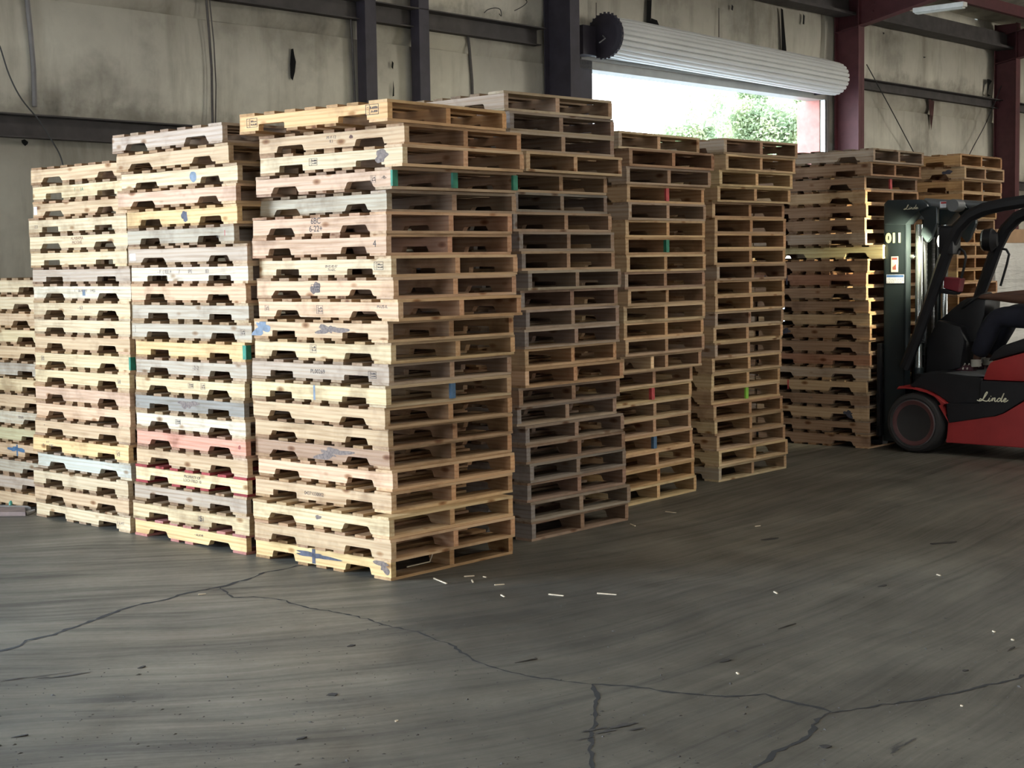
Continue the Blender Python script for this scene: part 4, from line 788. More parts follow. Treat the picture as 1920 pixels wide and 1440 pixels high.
# chassis
zb0, zb1, zb2 = zof(836, 1850), zof(781, 1850), zof(716, 1880)
arch = []
for k in range(9):
    a = math.radians(-25 + 110 * k / 8); arch.append((ru + RW * 1.17 * math.cos(a), RW + RW * 1.17 * math.sin(a)))
ext('chassis_side', [(arch[0][0] + .01, zb0)] + [(END, zb0), (END, zb2), (F(1878, 700)[0], zb2), (F(1925, 740)[0] + .06, F(1925, 740)[1]), (F(1880, 775)[0], F(1880, 775)[1]), (F(1862, 782)[0], zb1), (arch[2][0] + .005, zb1)] + [arch[1]], .03, 1.10, BODYR)
ext('black_side_panel', [arch[2], (F(1862, 782)[0], zb1 + .003), (F(1880, 774)[0], F(1880, 774)[1]), (F(1925, 739)[0] + .05, F(1925, 739)[1]), (F(1925, 739)[0] + .05, zb2), (F(1836, 716)[0], zb2), (F(1833, 757)[0], F(1833, 757)[1]), (F(1772, 757)[0], F(1772, 757)[1])], .022, 1.108, BLK)
ext('fender', [(a[0], a[1]) for a in arch[3:]] + [(F(1680, 730)[0], F(1680, 730)[1]), (F(1685, 724)[0], F(1685, 724)[1]), (F(1712, 728)[0], F(1712, 728)[1]), (F(1738, 735)[0], F(1738, 735)[1]), (F(1758, 745)[0], F(1758, 745)[1]), (F(1774, 757)[0], F(1774, 757)[1]), (F(1762, 761)[0], F(1762, 761)[1])], .0, .24, BODYR)
fz = F(1760, 700)[1]
ext('footwell_step', [(F(1700, 724)[0], F(1700, 724)[1]), (F(1722, 704)[0], F(1722, 704)[1]), (F(1735, 698)[0], F(1735, 698)[1]), (F(1765, 698)[0], fz), (F(1838, 710)[0], F(1838, 710)[1]), (F(1836, 757)[0], F(1836, 757)[1]), (F(1776, 757)[0], F(1776, 757)[1]), (F(1745, 736)[0], F(1745, 736)[1])], .05, 1.08, BLK)
ext('front_axle_housing', [(ru - .12, .12), (ru + .5, .12), (ru + .5, fz - .03), (ru - .12, fz - .03)], .24, .9, BLK)
zr = F(1900, 663)[1]
ext('rear_cowl', [(F(1837, 716)[0], zb2 + .002), (F(1845, 692)[0], F(1845, 692)[1]), (F(1852, 679)[0], F(1852, 679)[1]), (F(1880, 671)[0], F(1880, 671)[1]), (F(1925, 659)[0], F(1925, 659)[1]), (END - .5, F(1925, 659)[1] + .10), (END - .1, F(1925, 659)[1] + .05), (END, zb2 + .2), (END, zb2 + .002)], .04, 1.09, BODYR, bevel=.03, smooth=True)
ext('seat_bonnet', [(F(1853, 678, .1)[0], F(1853, 678, .1)[1]), (F(1864, 660, .1)[0], F(1864, 660, .1)[1]), (F(1880, 648, .1)[0], F(1880, 648, .1)[1]), (F(1922, 634, .1)[0], F(1922, 634, .1)[1]), (END - .45, F(1922, 634, .1)[1] + .06), (END - .45, F(1922, 655)[1] + .06), (F(1925, 657)[0], F(1925, 657)[1])], .08, 1.04, BLK, bevel=.02, smooth=True)
hz = F(1922, 634, .1)[1]; hu = F(1922, 634, .1)[0]
ext('seat_cushion', [(hu - .12, hz - .02), (hu - .10, hz + .07), (hu + .35, hz + .09), (hu + .40, hz + .02)], .33, .80, BLK, bevel=.03, smooth=True)
ext('seat_backrest', [(hu + .33, hz + .06), (hu + .46, hz + .62), (hu + .56, hz + .62), (hu + .46, hz + .04)], .34, .79, BLK, bevel=.03, smooth=True)
# mast
mt = F(1676, 376, .14)[1]; mu0, mu1 = F(1657, 500, .14)[0], F(1698, 500, .14)[0]
mb = .07
print('MAST', mu0, mu1, mt, 'RW', RW, 'l_u')
def channel(y0, y1, name):
    bm = bmesh.new(); yext(bm, mu0, mu1, y0, y0 + .02, mb, mt - .03); yext(bm, mu0, mu0 + .025, y0, y1, mb, mt - .03); yext(bm, mu1 - .025, mu1, y0, y1, mb, mt - .03)
    return link(name, bm, MAST, fk, bevel=.004)
left_c = channel(.14, .24, 'mast_channel'); channel(.88, .98, 'mast_channel')
bm = bmesh.new(); yext(bm, mu0 + .03, mu1 - .03, .245, .30, mb + .03, mt - .08); link('inner_mast_channel', bm, MAST, fk, bevel=.004)
bm = bmesh.new(); yext(bm, mu0 + .03, mu1 - .03, .82, .875, mb + .03, mt - .08); link('inner_mast_channel', bm, MAST, fk, bevel=.004)
for z0, z1 in ((mt - .17, mt - .05), (.75, .85), (.12, .3)):
    bm = bmesh.new(); yext(bm, mu1 - .06, mu1 - .03, .16, .96, z0, z1); link('cross_member', bm, MAST, fk, bevel=.004)
ext('mast_head', [(1657, 382), (1664, 375), (1728, 374), (1736, 380), (1741, 388), (1720, 396), (1698, 421), (1663, 421), (1657, 421)], .10, .26, MAST, bevel=.012, smooth=True)
ext('mast_head', [F(x, y, .10) for x, y in [(1657, 382), (1664, 375), (1728, 374), (1736, 380), (1741, 388), (1720, 396), (1698, 421), (1663, 421), (1657, 421)]], .86, 1.02, MAST, bevel=.012, smooth=True)
hb = ext('tilt_bracket', [(1722, 396), (1746, 386), (1757, 389), (1757, 418), (1745, 448), (1738, 455), (1726, 440), (1732, 410)], .15, .19, MAST)
ext('tilt_bracket', [F(x, y, .15) for x, y in [(1722, 396), (1746, 386), (1757, 389), (1757, 418), (1745, 448), (1738, 455), (1726, 440), (1732, 410)]], .93, .97, MAST)
for y in (.20, .95):
    bm = bmesh.new(); a = F(1735, 381, .2); b = F(1797, 385, .2); tube(bm, [(a[0], y, a[1]), (b[0], y, b[1])], .045, 20); tube(bm, [(b[0] - .02, y - .07, b[1]), (b[0] - .02, y + .07, b[1])], .055, 20)
    tc_ = link('tilt_cylinder', bm, GREYM, fk, smooth=True)
    if y < .5:
        bm = bmesh.new(); p = F(1768, 383, .15); yext(bm, p[0] - .03, p[0] + .03, .152, .1535, p[1] - .03, p[1] + .025); st_ = link('warning_sticker', bm, PAPER, tc_)
        bm = bmesh.new(); yext(bm, p[0] - .02, p[0] + .03, .151, .152, p[1] + .005, p[1] + .022); link('red_print', bm, REDPAINT, tc_)
# lift cylinders, chains, hoses
for y, px in ((.30, 1713), (.80, 1766)):
    u = mu1 + .05; bm = bmesh.new(); tube(bm, [(u, y, .25), (u, y, mt - .22)], .034, 20); lc = link('lift_cylinder', bm, CHROME if 1 else MAST, fk, smooth=True)
    bm = bmesh.new(); tube(bm, [(u, y, .15), (u, y, .75)], .045, 20); link('cylinder_sleeve', bm, MAST, lc, smooth=True)
for y in (.47, .62):
    bm = bmesh.new(); u = mu1 + .03; z = .5; k = 0
    while z < mt - .35:
        w = .016 if k % 2 else .011; yext(bm, u - .008, u + .008, y - w, y + w, z, z + .022); z += .024; k += 1
    link('lift_chain', bm, GREYM, fk)
bm = bmesh.new(); P = [F(1738, 420, .4), F(1732, 445, .4), F(1722, 470, .4), F(1716, 480, .4)]; tube(bm, [(p[0] + .0, .38, p[1]) for p in P], .016, 8); link('hydraulic_hose', bm, CHROME, fk, smooth=True)
bm = bmesh.new(); P = [F(1729, 452, .4), F(1733, 456, .4), F(1734, 480, .4), F(1736, 600, .4), F(1734, 640, .4)]; tube(bm, [(p[0], .40, p[1]) for p in P], .012, 8); link('hydraulic_hose', bm, GREYM, fk, smooth=True)
bm = bmesh.new(); p = F(1715, 481, .3)
lathe(bm, [(-.035, .004), (-.01, .02), (.02, .018), (.03, .006)], (p[0], .24, p[1]), (1, 0, 0), 12); link('bleed_fitting', bm, CHROME, fk, smooth=True)
bm = bmesh.new(); z = F(1722, 590, .3)[1]; k = 0
while z > F(1722, 640, .3)[1]:
    yext(bm, mu1 + .085, mu1 + .105, .27, .31, z - .014, z); z -= .022
link('hose_guide', bm, GREYM, fk)
# carriage and forks
bm = bmesh.new()
for z in (.12, .42): yext(bm, mu0 - .05, mu0 - .01, .10, 1.02, z, z + .09)
yext(bm, mu0 - .045, mu0 - .015, .1, .16, .12, .95); yext(bm, mu0 - .045, mu0 - .015, .96, 1.02, .12, .95)
for k in range(4): yext(bm, mu0 - .04, mu0 - .02, .28 + .16 * k, .30 + .16 * k, .5, .95)
yext(bm, mu0 - .045, mu0 - .015, .1, 1.02, .93, .97); link('load_carriage', bm, BLK, fk, bevel=.003)
for y in (.22, .72):
    bm = bmesh.new(); z0 = .026; prism(bm, [(mu0 - .05, .5), (mu0 - .09, .5), (mu0 - .09, z0 + .04), (mu0 - .95, z0 + .012), (mu0 - .98, z0), (mu0 - .05, z0)], y, y + .1, L3); link('fork', bm, BLK, fk, bevel=.002)
# writing on the mast
def onside(name, s, px, py, size, y, mat, parent, shear=0, sx=1.0, rot=0, off=.0):
    bm = text_bm(s, size, .0008, shear, offset=off); u, z = F(px, py, y)
    bm.transform(Matrix(((sx, 0, 0, u), (0, 0, -1, y), (0, 1, 0, z), (0, 0, 0, 1))) @ Matrix.Rotation(rot, 4, 'Z')); return link(name, bm, mat, parent)
onside('truck_number', '011', 1676, 447, .115, .138, YELLOWY, left_c, sx=.95, off=.006)
def script(name, px, py, w, y, parent, mat):
    """the maker's flowing script lettering as bent strokes; unit box 0..3.4 x 0..1"""
    ST = [[(-.25, .10), (.0, .02), (.28, .1), (.5, .45), (.72, .95), (.62, 1.02), (.5, .8), (.38, .3), (.2, .06), (.0, .16), (.12, .26), (.4, .1), (.75, .02), (.95, .1)],
          [(.95, .1), (1.08, .42), (1.02, .1), (1.15, .04), (1.26, .14)], [(1.16, .58), (1.19, .62)], [(1.26, .1), (1.42, .42), (1.38, .05), (1.5, .34), (1.66, .42), (1.66, .12), (1.78, .04), (1.9, .16)],
          [(2.3, .36), (2.1, .42), (1.94, .22), (2.0, .05), (2.18, .1), (2.34, .38), (2.52, 1.0), (2.38, .3), (2.4, .05), (2.54, .12)], [(2.56, .16), (2.78, .24), (2.86, .38), (2.72, .42), (2.62, .2), (2.72, .04), (2.95, .12), (3.1, .26)]]
    bm = bmesh.new(); k = w / 3.3; u0, z0 = F(px, py, y)
    for st in ST:
        P = [Vector((u0 + (p[0] + p[1] * .18) * k, y, z0 + p[1] * k * .95)) for p in st]; Q = []
        for i in range(len(P) - 1):
            p0, p1, p2, p3 = P[max(i - 1, 0)], P[i], P[i + 1], P[min(i + 2, len(P) - 1)]
            for j in range(4):
                t = j / 4; Q.append(.5 * ((2 * p1) + (p2 - p0) * t + (2 * p0 - 5 * p1 + 4 * p2 - p3) * t * t + (3 * p1 - p0 - 3 * p2 + p3) * t ** 3))
        Q.append(P[-1]); tube(bm, Q, k * .055, 6)
    return link(name, bm, mat, parent)
script('maker_script', 1836, 752, F(1893, 750)[0] - F(1836, 750)[0], .020, bpy.data.objects['black_side_panel'], CREAM)
script('maker_script', 1696, 393, F(1723, 390, .1)[0] - F(1696, 390, .1)[0], .098, bpy.data.objects['mast_head'], CREAM)
bm = bmesh.new(); a = F(1671, 481, .138); b = F(1684, 510, .138); yext(bm, a[0], b[0], .1365, .138, b[1], a[1]); l1 = link('warning_label', bm, flat('cream_label', (.62, .58, .42), .6), left_c)
bm = bmesh.new(); yext(bm, a[0] + .008, b[0] - .008, .1355, .1365, a[1] - .03, a[1] - .01)
for k in range(3): yext(bm, a[0] + .015 + .012 * k, a[0] + .025 + .012 * k, .1355, .1365, b[1] + .02, b[1] + .05 + .01 * k)
link('label_print', bm, flat('label_red', (.25, .05, .04), .6), l1)
bm = bmesh.new(); a = F(1662, 515, .138); b = F(1695, 531, .138); yext(bm, a[0], b[0], .1365, .138, b[1], a[1]); l2 = link('notice_label', bm, PAPER, left_c)
bm = bmesh.new(); yext(bm, a[0] + .003, b[0] - .003, .1355, .1365, a[1] - .024, a[1] - .004); link('label_print', bm, flat('label_blue', (.05, .12, .3), .6), l2)
bm = bmesh.new()
for r_ in range(3):
    x = a[0] + .01
    while x < b[0] - .02: q = random.uniform(.006, .02); yext(bm, x, x + q, .1358, .1365, b[1] + .008 + r_ * .014, b[1] + .012 + r_ * .014); x += q + .006
link('label_lines', bm, INK2, l2)
# overhead guard
GP = [(1700, 690), (1722, 635), (1747, 565), (1768, 505), (1783, 462), (1800, 428), (1822, 405), (1850, 392), (1885, 384), (1925, 378)]
gp = poly(GP, .10); zt = gp[-1][1]; gp.append((gp[-1][0] + .9, zt + .03)); gp.append((END - .35, zt - .03)); gp.append((END - .2, zt - .2)); gp.append((END - .12, zb2 + .5))
for y in (.06, 1.04):
    bm = bmesh.new(); tube(bm, [(p[0], y, p[1]) for p in gp], [.05] * 3 + [.058] * (len(gp) - 3), 8, square=True); link('guard_pillar', bm, BLK, fk, smooth=True)
bm = bmesh.new(); yext(bm, gp[-5][0], gp[-5][0] + .06, .08, 1.02, zt - .03, zt + .03); yext(bm, END - .45, END - .38, .08, 1.02, zt - .03, zt + .03)
for k in range(6): yext(bm, gp[-5][0], END - .4, .18 + .13 * k, .21 + .13 * k, zt - .01, zt + .02)
link('guard_roof_bars', bm, BLK, fk, bevel=.004)
# head lamps
def lamp(px, py, y, s):
    u, z = F(px, py, y); bm = bmesh.new(); yext(bm, u - .03 * s, u + .11 * s, y - .07, y + .09, z - .12 * s, z + .12 * s); h = link('lamp_housing', bm, BLK, fk, bevel=.02, smooth=True)
    bm = bmesh.new(); lathe(bm, [(0, .005), (.0, .055), (.02, .06), (.03, .05)], (u - .055 * s, y + .01, z), (1, 0, 0), 20); ln = link('lamp_lens', bm, LENS, h, smooth=True)
    bm = bmesh.new(); yext(bm, u - .04 * s, u + .18 * s, y - .06, y + .08, z + .12 * s, z + .135 * s); link('lamp_hood', bm, BLK, h, bevel=.003); return u - .06 * s, z
LENS = bpy.data.materials.new('lamp_lens'); LENS.use_nodes = True; b_s = LENS.node_tree.nodes['Principled BSDF']; b_s.inputs['Base Color'].default_value = (.9, .9, .8, 1); b_s.inputs['Roughness'].default_value = .2
b_s.inputs['Emission Color'].default_value = (1, .95, .75, 1); b_s.inputs['Emission Strength'].default_value = 3.0
l_u, l_z = lamp(1772, 452, .08, 1.0)
u2, z2 = F(1860, 450, 1.0); bm = bmesh.new(); lathe(bm, [(-.05, .03), (-.04, .1), (.03, .11), (.08, .06)], (u2, .93, z2), (1, .2, 0), 20); mr = link('lamp_housing', bm, BLK, fk, smooth=True)
bm = bmesh.new(); lathe(bm, [(-.062, .085), (-.05, .1), (-.04, .1)], (u2, .93, z2), (1, .2, 0), 24); link('lamp_lens', bm, CHROME, mr, smooth=True)
ext('fire_extinguisher_box', [(1770, 519), (1802, 522), (1797, 548), (1768, 540)], .11, .2, flat('dark_red_plastic', (.16, .012, .02), .5), bevel=.01)
ext('pillar_box', [(1763, 541), (1795, 548), (1790, 553), (1762, 550)], .1, .2, BLK)
for pts, y in (([(1800, 466), (1808, 472), (1811, 482), (1808, 500), (1802, 522)], .14), ([(1877, 466), (1887, 468), (1892, 477), (1888, 495), (1876, 536)], 1.04)):
    bm = bmesh.new(); tube(bm, [(*[F(px, py, y)[0]], y, F(px, py, y)[1]) for px, py in pts], .012, 8); link('grab_handle', bm, BLK, fk, smooth=True)
ext('steering_console', [(1757, 603), (1800, 566), (1812, 558), (1848, 562), (1846, 590), (1834, 622), (1828, 641), (1810, 642), (1800, 634), (1790, 625)], .46, .78, BLK, bevel=.02, smooth=True, ref=.46)
ext('front_cowl', [(1738, 640), (1757, 600), (1800, 612), (1808, 640), (1800, 690), (1760, 700), (1735, 700)], .35, .98, BLK, bevel=.02, smooth=True, ref=.35)
su, sz = F(1824, 562, .5)
bm = bmesh.new(); ax = Vector((-.55, 0, .83)).normalized(); a_ = ax.orthogonal().normalized(); b2 = ax.cross(a_); cc_ = Vector((su - .02, .60, sz - .03))
ringp = [cc_ + (a_ * math.cos(2 * PI * k / 32) + b2 * math.sin(2 * PI * k / 32)) * .155 for k in range(33)]; tube(bm, ringp, .014, 8, cap=False)
for k in range(3): tube(bm, [cc_ - ax * .02, cc_ + (a_ * math.cos(2 * PI * k / 3 + .4) + b2 * math.sin(2 * PI * k / 3 + .4)) * .15], .01, 6)
tube(bm, [cc_, cc_ - ax * .25], .03, 12); link('steering_wheel', bm, BLK, fk, smooth=True)
ext('floor_plate', [(F(1735, 699)[0], fz - .02), (F(1845, 705)[0], fz - .02), (F(1845, 705)[0], fz), (F(1735, 699)[0], fz)], .08, 1.05, GREYM, bevel=0)
bm = bmesh.new(); p = F(1785, 690, .6); yext(bm, p[0] - .05, p[0] + .03, .45, .62, p[1], p[1] + .05); link('pedal', bm, GREYM, fk, bevel=.004)
ext('counterweight', [(END - .55, .16), (END + .12, .16), (END + .2, .5), (END + .14, zb2 + .25), (END - .3, zb2 + .3)], .08, 1.05, BODYR, bevel=.05, smooth=True)

# ------------------------------------------------------------------ driver
SKIN_ = flat('dark_skin', (.10, .048, .032), .55, var=.1); NAVY = flat('navy_trousers', (.007, .008, .018), .85, var=.25, scale=20); SHIRT = flat('dark_shirt', (.03, .03, .04), .85, var=.2, scale=12)
def V(px, py, y): u, z = F(px, py, y); return Vector((u, y, z))
def skin(name, chain, parent, mat, sub=2):
    """chain: list of (key, pos, radius, parent key); grows one continuous limbed surface"""
    me = bpy.data.meshes.new(name); idx = {k: i for i, (k, *_r) in enumerate(chain)}
    me.from_pydata([c[1] for c in chain], [(idx[c[3]], i) for i, c in enumerate(chain) if c[3]], []); o = bpy.data.objects.new(name, me); C.objects.link(o)
    m = o.modifiers.new('Skin', 'SKIN'); m.use_smooth_shade = True
    for i, c in enumerate(chain):
        v = me.skin_vertices[0].data[i]; r = c[2]; v.radius = r if isinstance(r, tuple) else (r, r); v.use_root = (i == 0)
    s = o.modifiers.new('Sub', 'SUBSURF'); s.levels = sub; s.render_levels = sub
    bpy.context.view_layer.update(); dg = bpy.context.evaluated_depsgraph_get(); m2 = bpy.data.meshes.new_from_object(o.evaluated_get(dg)); bpy.data.objects.remove(o)
    m2.materials.clear(); m2.materials.append(mat); m2.name = name
    for f in m2.polygons: f.use_smooth = True
    q = bpy.data.objects.new(name, m2); C.objects.link(q)
    if parent: q.parent = parent
    return q
hip = Vector((hu + .20, .57, hz + .17))
dr = empty('person', O, math.atan2(U.y, U.x), 'person in dark trousers and maroon shoes sitting at the forklift controls', 'person')
chest = hip + Vector((.06, 0, .34)); neck = hip + Vector((.06, 0, .53))
shL, shR = neck + Vector((0, -.19, -.06)), neck + Vector((0, .19, -.06))
knL, knR = V(1866, 594, .42), V(1866, 594, .42) + Vector((.03, .30, .03))
wrL = V(1852, 556, .48); elL = V(1925, 562, .40)
# keep the far hand on the rim of the wheel
wrR = cc_ + Vector((.10, .19, .06)); elR = (shR + wrR) / 2 + Vector((0, .10, -.12))
anL = V(1829, 678, .42); anR = anL + Vector((-.02, .28, .0))
body = skin('body', [('pelvis', hip, (.15, .12), None), ('belly', hip + Vector((.02, 0, .17)), (.14, .11), 'pelvis'), ('chest', chest, (.16, .12), 'belly'), ('neck', neck, .062, 'chest'), ('nape', neck + Vector((-.01, 0, .06)), .055, 'neck'),
    ('jaw', neck + Vector((-.035, 0, .12)), (.066, .072), 'nape'), ('skull', neck + Vector((-.02, 0, .19)), (.078, .09), 'jaw'), ('crown', neck + Vector((-.01, 0, .245)), (.06, .07), 'skull'),
    ('shL', shL, .062, 'chest'), ('elL', elL, .045, 'shL'), ('fmL', elL.lerp(wrL, .35), .044, 'elL'), ('wrL', wrL, .029, 'fmL'), ('plL', wrL + Vector((-.05, .015, -.002)), (.036, .022), 'wrL'), ('pmL', wrL + Vector((-.085, .02, -.006)), (.034, .018), 'plL'),
    ('shR', shR, .062, 'chest'), ('elR', elR, .045, 'shR'), ('wrR', wrR, .029, 'elR'), ('plR', wrR + (cc_ + b2 * .155 - wrR).normalized() * .06, (.034, .02), 'wrR'),
    ('knL', knL, .062, 'pelvis'), ('anL', anL, .04, 'knL'), ('knR', knR, .062, 'pelvis'), ('anR', anR, .04, 'knR')], dr, SKIN_)
def fingers(base, dirv, spread, curl, tag_):
    side = dirv.cross(curl).normalized()
    for k, (off, ln, r) in enumerate(((-.027, .070, .0088), (-.009, .078, .009), (.009, .074, .0088), (.027, .058, .008))):
        p = base + side * off; q1 = p + dirv * ln * .45 + curl * .006; q2 = q1 + (dirv * .6 + curl * .8).normalized() * ln * .33; q3 = q2 + (curl - dirv * .35).normalized() * ln * .25
        skin('finger', [('a', p - dirv * .02, r * 1.1, None), ('b', q1, r, 'a'), ('c', q2, r * .92, 'b'), ('d', q3, r * .8, 'c')], body, SKIN_, 1)
    p = base - side * .03 - dirv * .045; skin('thumb', [('a', p, .012, None), ('b', p - side * .025 + dirv * .025 + curl * .01, .0105, 'a'), ('c', p - side * .03 + dirv * .055 + curl * .022, .009, 'b')], body, SKIN_, 1)
fingers(wrL + Vector((-.09, .02, -.006)), Vector((-1, .15, -.1)).normalized(), 1, Vector((0, .1, -1)).normalized(), 'l')
d2 = (cc_ + b2 * .155 - wrR).normalized(); fingers(wrR + d2 * .075, d2, 1, Vector((0, 0, -1)), 'r')
# face
hd = neck + Vector((-.03, 0, .18))
bm = bmesh.new(); tube(bm, [hd + Vector((-.075, 0, .02)), hd + Vector((-.10, 0, -.02)), hd + Vector((-.09, 0, -.028))], [.008, .016, .01], 8); link('nose', bm, SKIN_, body, smooth=True)
bm = bmesh.new()
for y in (-.03, .03): bmesh.ops.create_uvsphere(bm, u_segments=12, v_segments=8, radius=.012, matrix=Matrix.Translation(hd + Vector((-.07, y, .02))))
link('eyes', bm, flat('eye_white', (.7, .7, .68), .3), body, smooth=True)
bm = bmesh.new(); tube(bm, [hd + Vector((-.083, -.022, -.058)), hd + Vector((-.093, 0, -.056)), hd + Vector((-.083, .022, -.058))], [.004, .007, .004], 6); link('mouth', bm, flat('lips', (.13, .05, .045), .5), body, smooth=True)
bm = bmesh.new()
for y in (-.085, .085): bmesh.ops.create_uvsphere(bm, u_segments=10, v_segments=8, radius=.026, matrix=Matrix.Translation(hd + Vector((.015, y, .0))) @ Matrix.Diagonal((.6, .3, 1, 1)))
link('ears', bm, SKIN_, body, smooth=True)
bm = bmesh.new(); bmesh.ops.create_uvsphere(bm, u_segments=24, v_segments=14, radius=.1, matrix=Matrix.Translation(hd + Vector((.018, 0, .035))) @ Matrix.Diagonal((.98, .88, .92, 1)))
bmesh.ops.delete(bm, geom=[v for v in bm.verts if v.co.z < hd.z - .02 or (v.co.x < hd.x - .04 and v.co.z < hd.z + .06)], context='VERTS'); link('hair', bm, flat('black_hair', (.012, .01, .01), .8), body, smooth=True)
skin('shirt', [('pelvis', hip + Vector((.01, 0, .06)), (.165, .13), None), ('belly', hip + Vector((.02, 0, .18)), (.155, .125), 'pelvis'), ('chest', chest, (.175, .135), 'belly'), ('neck', neck - Vector((0, 0, .02)), .075, 'chest'),
    ('sl', shL, .075, 'chest'), ('el', shL.lerp(elL, .55), .068, 'sl'), ('sr', shR, .075, 'chest'), ('er', shR.lerp(elR, .55), .068, 'sr')], dr, SHIRT)
skin('trousers', [('pelvis', hip, (.17, .13), None), ('tl', hip + Vector((-.06, -.10, -.01)), .115, 'pelvis'), ('ml', (hip + Vector((-.06, -.1, 0))).lerp(knL, .5), .112, 'tl'), ('kl', knL, .10, 'ml'), ('cl', knL.lerp(anL, .4), .10, 'kl'), ('al', knL.lerp(anL, .90), .08, 'cl'),
    ('tr', hip + Vector((-.06, .10, -.01)), .115, 'pelvis'), ('kr', knR, .10, 'tr'), ('cr', knR.lerp(anR, .4), .095, 'kr'), ('ar', knR.lerp(anR, .90), .08, 'cr')], dr, NAVY)
MAROON = flat('maroon_shoe', (.06, .02, .03), .6, var=.3, scale=20); WHT = flat('pale_sock', (.45, .43, .38), .8)
for an in (anL, anR):
    heel = an + Vector((.03, 0, -.07)); sh = skin('shoe', [('heel', heel, (.04, .042), None), ('mid', heel + Vector((-.10, 0, .005)), (.042, .038), 'heel'), ('ball', heel + Vector((-.19, 0, .002)), (.046, .03), 'mid'), ('toe', heel + Vector((-.25, 0, .005)), (.036, .024), 'ball'), ('top', heel + Vector((-.02, 0, .05)), .044, 'heel')], dr, MAROON)
    bm = bmesh.new(); tube(bm, [heel + Vector((.04, 0, -.038)), heel + Vector((-.1, 0, -.036)), heel + Vector((-.27, 0, -.024))], [.03, .035, .028], 10); bmesh.ops.scale(bm, vec=(1, 1, .35), space=Matrix.Translation(-(heel + Vector((0, 0, -.036)))), verts=bm.verts); link('sole', bm, flat('pale_sole', (.3, .25, .23), .7), sh, smooth=True)
    bm = bmesh.new()
    for q in (-.09, -.13): tube(bm, [heel + Vector((q, -.045, .0)), heel + Vector((q, 0, .048)), heel + Vector((q, .045, .0))], .007, 6)
    link('laces', bm, WHT, sh, smooth=True)
    bm = bmesh.new(); tube(bm, [an + Vector((.008, 0, -.045)), an + Vector((.004, 0, .02))], [.046, .045], 14); link('sock', bm, WHT, dr, smooth=True)

# ------------------------------------------------------------------ wrapped load behind the truck
wl = onfloor(1875, 760, 0); dep = 17.2; d = ray(1868, 600); base = CP + d * (dep / d.y); base.z = 0
we = empty('wrapped_load', base, A, 'grey-white shrink-wrapped load standing behind the forklift at the right edge', 'wrapped load')
WRAP = MT('stretch_wrap'); mp = WRAP.co((1, 1, 1)); nz = WRAP.noise(mp, 3, 5); mz = WRAP.co((.6, .6, 5)); nz2 = WRAP.noise(mz, 3, 4, .6, .5)
rp = WRAP.ramp(nz, 'Fac', [(.3, (.46, .45, .42)), (.6, (.62, .61, .57))]); WRAP.l(rp, 'Color', WRAP.b, 'Base Color'); WRAP.b.inputs['Roughness'].default_value = .35; WRAP.bump(nz2, 'Fac', .6, .05)
zt_ = (onplane(1895, 455, base, Vector((0, -1, 0)))).z
bm = bmesh.new(); nx, nz_ = 14, 18; rnd = random.Random(77); W_, D_ = 1.15, 1.0
grid = []
for j in range(nz_ + 1):
    z = .13 + (zt_ - .13) * j / nz_; ringv = []; sh = .0 if j < nz_ - 3 else .035 * (j - nz_ + 3) ** 1.3
    for k in range(48):
        a = 2 * PI * k / 48; cx, sx_ = math.cos(a), math.sin(a); q = 1 / max(abs(cx), abs(sx_)) ** .82; r = 1 + rnd.uniform(-.012, .012) + .012 * math.sin(9 * a + z * 7) - sh
        ringv.append(bm.verts.new((W_ / 2 + W_ / 2 * cx * q * r * .98, D_ / 2 + D_ / 2 * sx_ * q * r * .98, z)))
    grid.append(ringv)
for j in range(nz_):
    for k in range(48): bm.faces.new((grid[j][k], grid[j][(k + 1) % 48], grid[j + 1][(k + 1) % 48], grid[j + 1][k]))
bm.faces.new(grid[0][::-1]); bm.faces.new(grid[-1]); link('wrapped_goods', bm, WRAP.m, we, smooth=True)
bm = bmesh.new()
for y in (.02, .48, .94): bx(bm, 0, 1.15, y, y + .04, .016, .115)
for k in range(6): bx(bm, .01 + .2 * k, .13 + .2 * k, 0, 1.0, .115, .13)
for k in range(3): bx(bm, .01 + .5 * k, .13 + .5 * k, 0, 1.0, 0, .016)
link('base_pallet', bm, flat('pallet_base_wood', (.3, .2, .12), .8), we)
CARD = flat('brown_cardboard', (.36, .22, .12), .8, var=.12, scale=5)
ct = empty('cardboard_carton', base + R * .12 + N * .1 + Vector((0, 0, zt_)), A, 'brown cardboard carton sitting on top of the wrapped load', 'carton')
bm = bmesh.new(); ch_ = onplane(1900, 428, base, Vector((0, -1, 0))).z - zt_; bx(bm, .1, .9, 0, .7, 0, ch_); link('carton_body', bm, CARD, ct, bevel=.01)
bm = bmesh.new(); bx(bm, .1, .9, .33, .38, ch_, ch_ + .001); bx(bm, .1 - .001, .1, .33, .38, ch_ - .06, ch_); link('packing_tape', bm, flat('tan_tape', (.42, .3, .16), .4), ct)

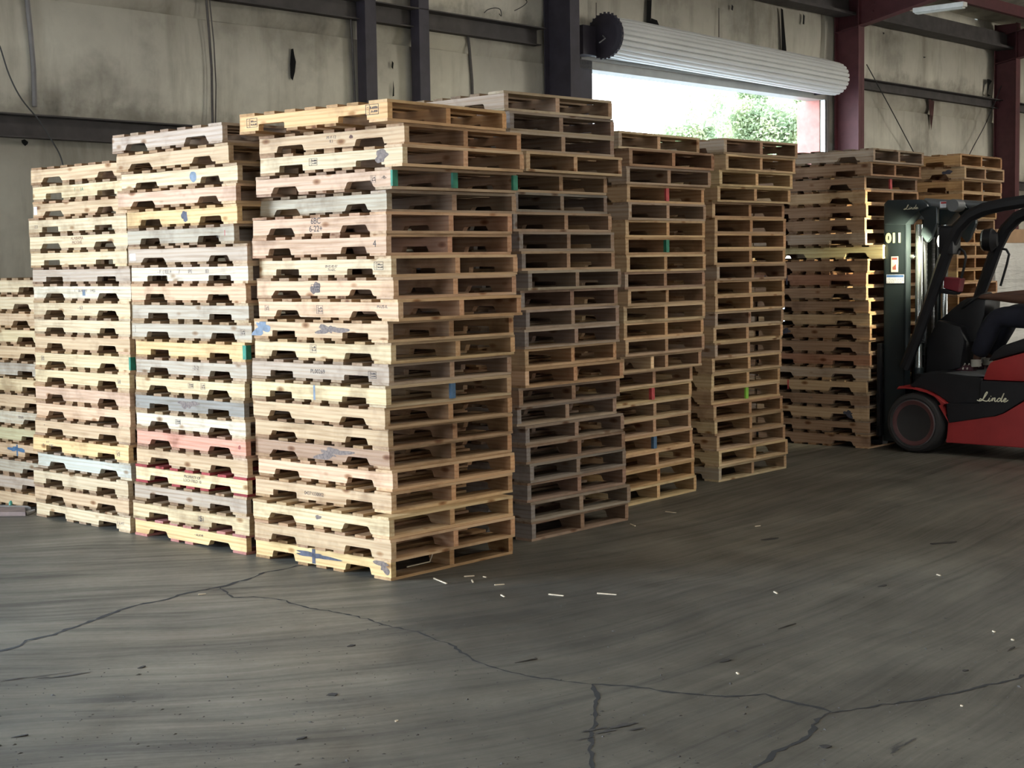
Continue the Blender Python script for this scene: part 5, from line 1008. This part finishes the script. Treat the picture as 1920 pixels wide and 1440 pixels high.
# ------------------------------------------------------------------ light
def area(name, c, nrm, w, h, power, col, spread=180):
    l = bpy.data.lights.new(name, 'AREA'); l.shape = 'RECTANGLE'; l.size = w; l.size_y = h; l.energy = power; l.color = col; l.spread = math.radians(spread)
    o = bpy.data.objects.new(name, l); C.objects.link(o); o.location = c; o.rotation_euler = Vector(nrm).to_track_quat('-Z', 'Z').to_euler(); return o
DAY = (.90, .95, 1.0)
area('daylight_back_door', WP((W0 + W1) / 2, -.05, 2.2), -N, W1 - W0, 4.2, 3900, (.62, .79, 1.0))
area('daylight_left_door', WP(-25.95, 5.5, 2.15), R, 5, 4.2, 100, (1, .95, .86))
#area('daylight_left_door', WP(-25.95, 12.75, 2.15), R, 5.4, 4.2, 260, (1, .95, .86))
#area('daylight_front_door', WP(5, 25.95, 2.15), N, 6, 4.2, 90, (1, .92, .76))
area('daylight_front_door', WP(17, 25.95, 2.15), N, 6, 4.2, 1700, (1, .92, .76))
area('daylight_front_door', WP(-21, 25.95, 2.15), N, 6, 4.2, 50, (.9, .95, 1))
area('daylight_roll_door', WP(SJ / 2, -.1, ZL / 2), -N, SJ - .1, ZL - .1, 10, (.78, .88, 1.0))
for s_, o_, z_, pw_ in SKY: area('roof_daylight', WP(s_, o_, z_), Vector((0, 0, -1)), 1.0, 1.0, 220 * pw_, (1, .95, .84))
sp = bpy.data.lights.new('truck_work_light', 'SPOT'); sp.energy = 150; sp.spot_size = math.radians(110); sp.spot_blend = .6; sp.shadow_soft_size = .04; sp.color = (1, .93, .62)
so = bpy.data.objects.new('truck_work_light', sp); C.objects.link(so); so.parent = fk; so.location = (l_u - .03, .03, l_z)
so.rotation_euler = Vector((-1, .12, -.22)).to_track_quat('-Z', 'Z').to_euler()
w = bpy.data.worlds.new('sky'); sc.world = w; w.use_nodes = True; nt = w.node_tree; bg = nt.nodes['Background']
tc = nt.nodes.new('ShaderNodeTexCoord'); sx = nt.nodes.new('ShaderNodeSeparateXYZ'); nt.links.new(tc.outputs['Generated'], sx.inputs[0])
rp = nt.nodes.new('ShaderNodeValToRGB'); rp.color_ramp.elements[0].position = 0; rp.color_ramp.elements[0].color = (.92, .96, 1, 1); rp.color_ramp.elements[1].position = .6; rp.color_ramp.elements[1].color = (.62, .8, 1, 1)
nt.links.new(sx.outputs['Z'], rp.inputs['Fac']); nt.links.new(rp.outputs['Color'], bg.inputs['Color']); bg.inputs['Strength'].default_value = 9
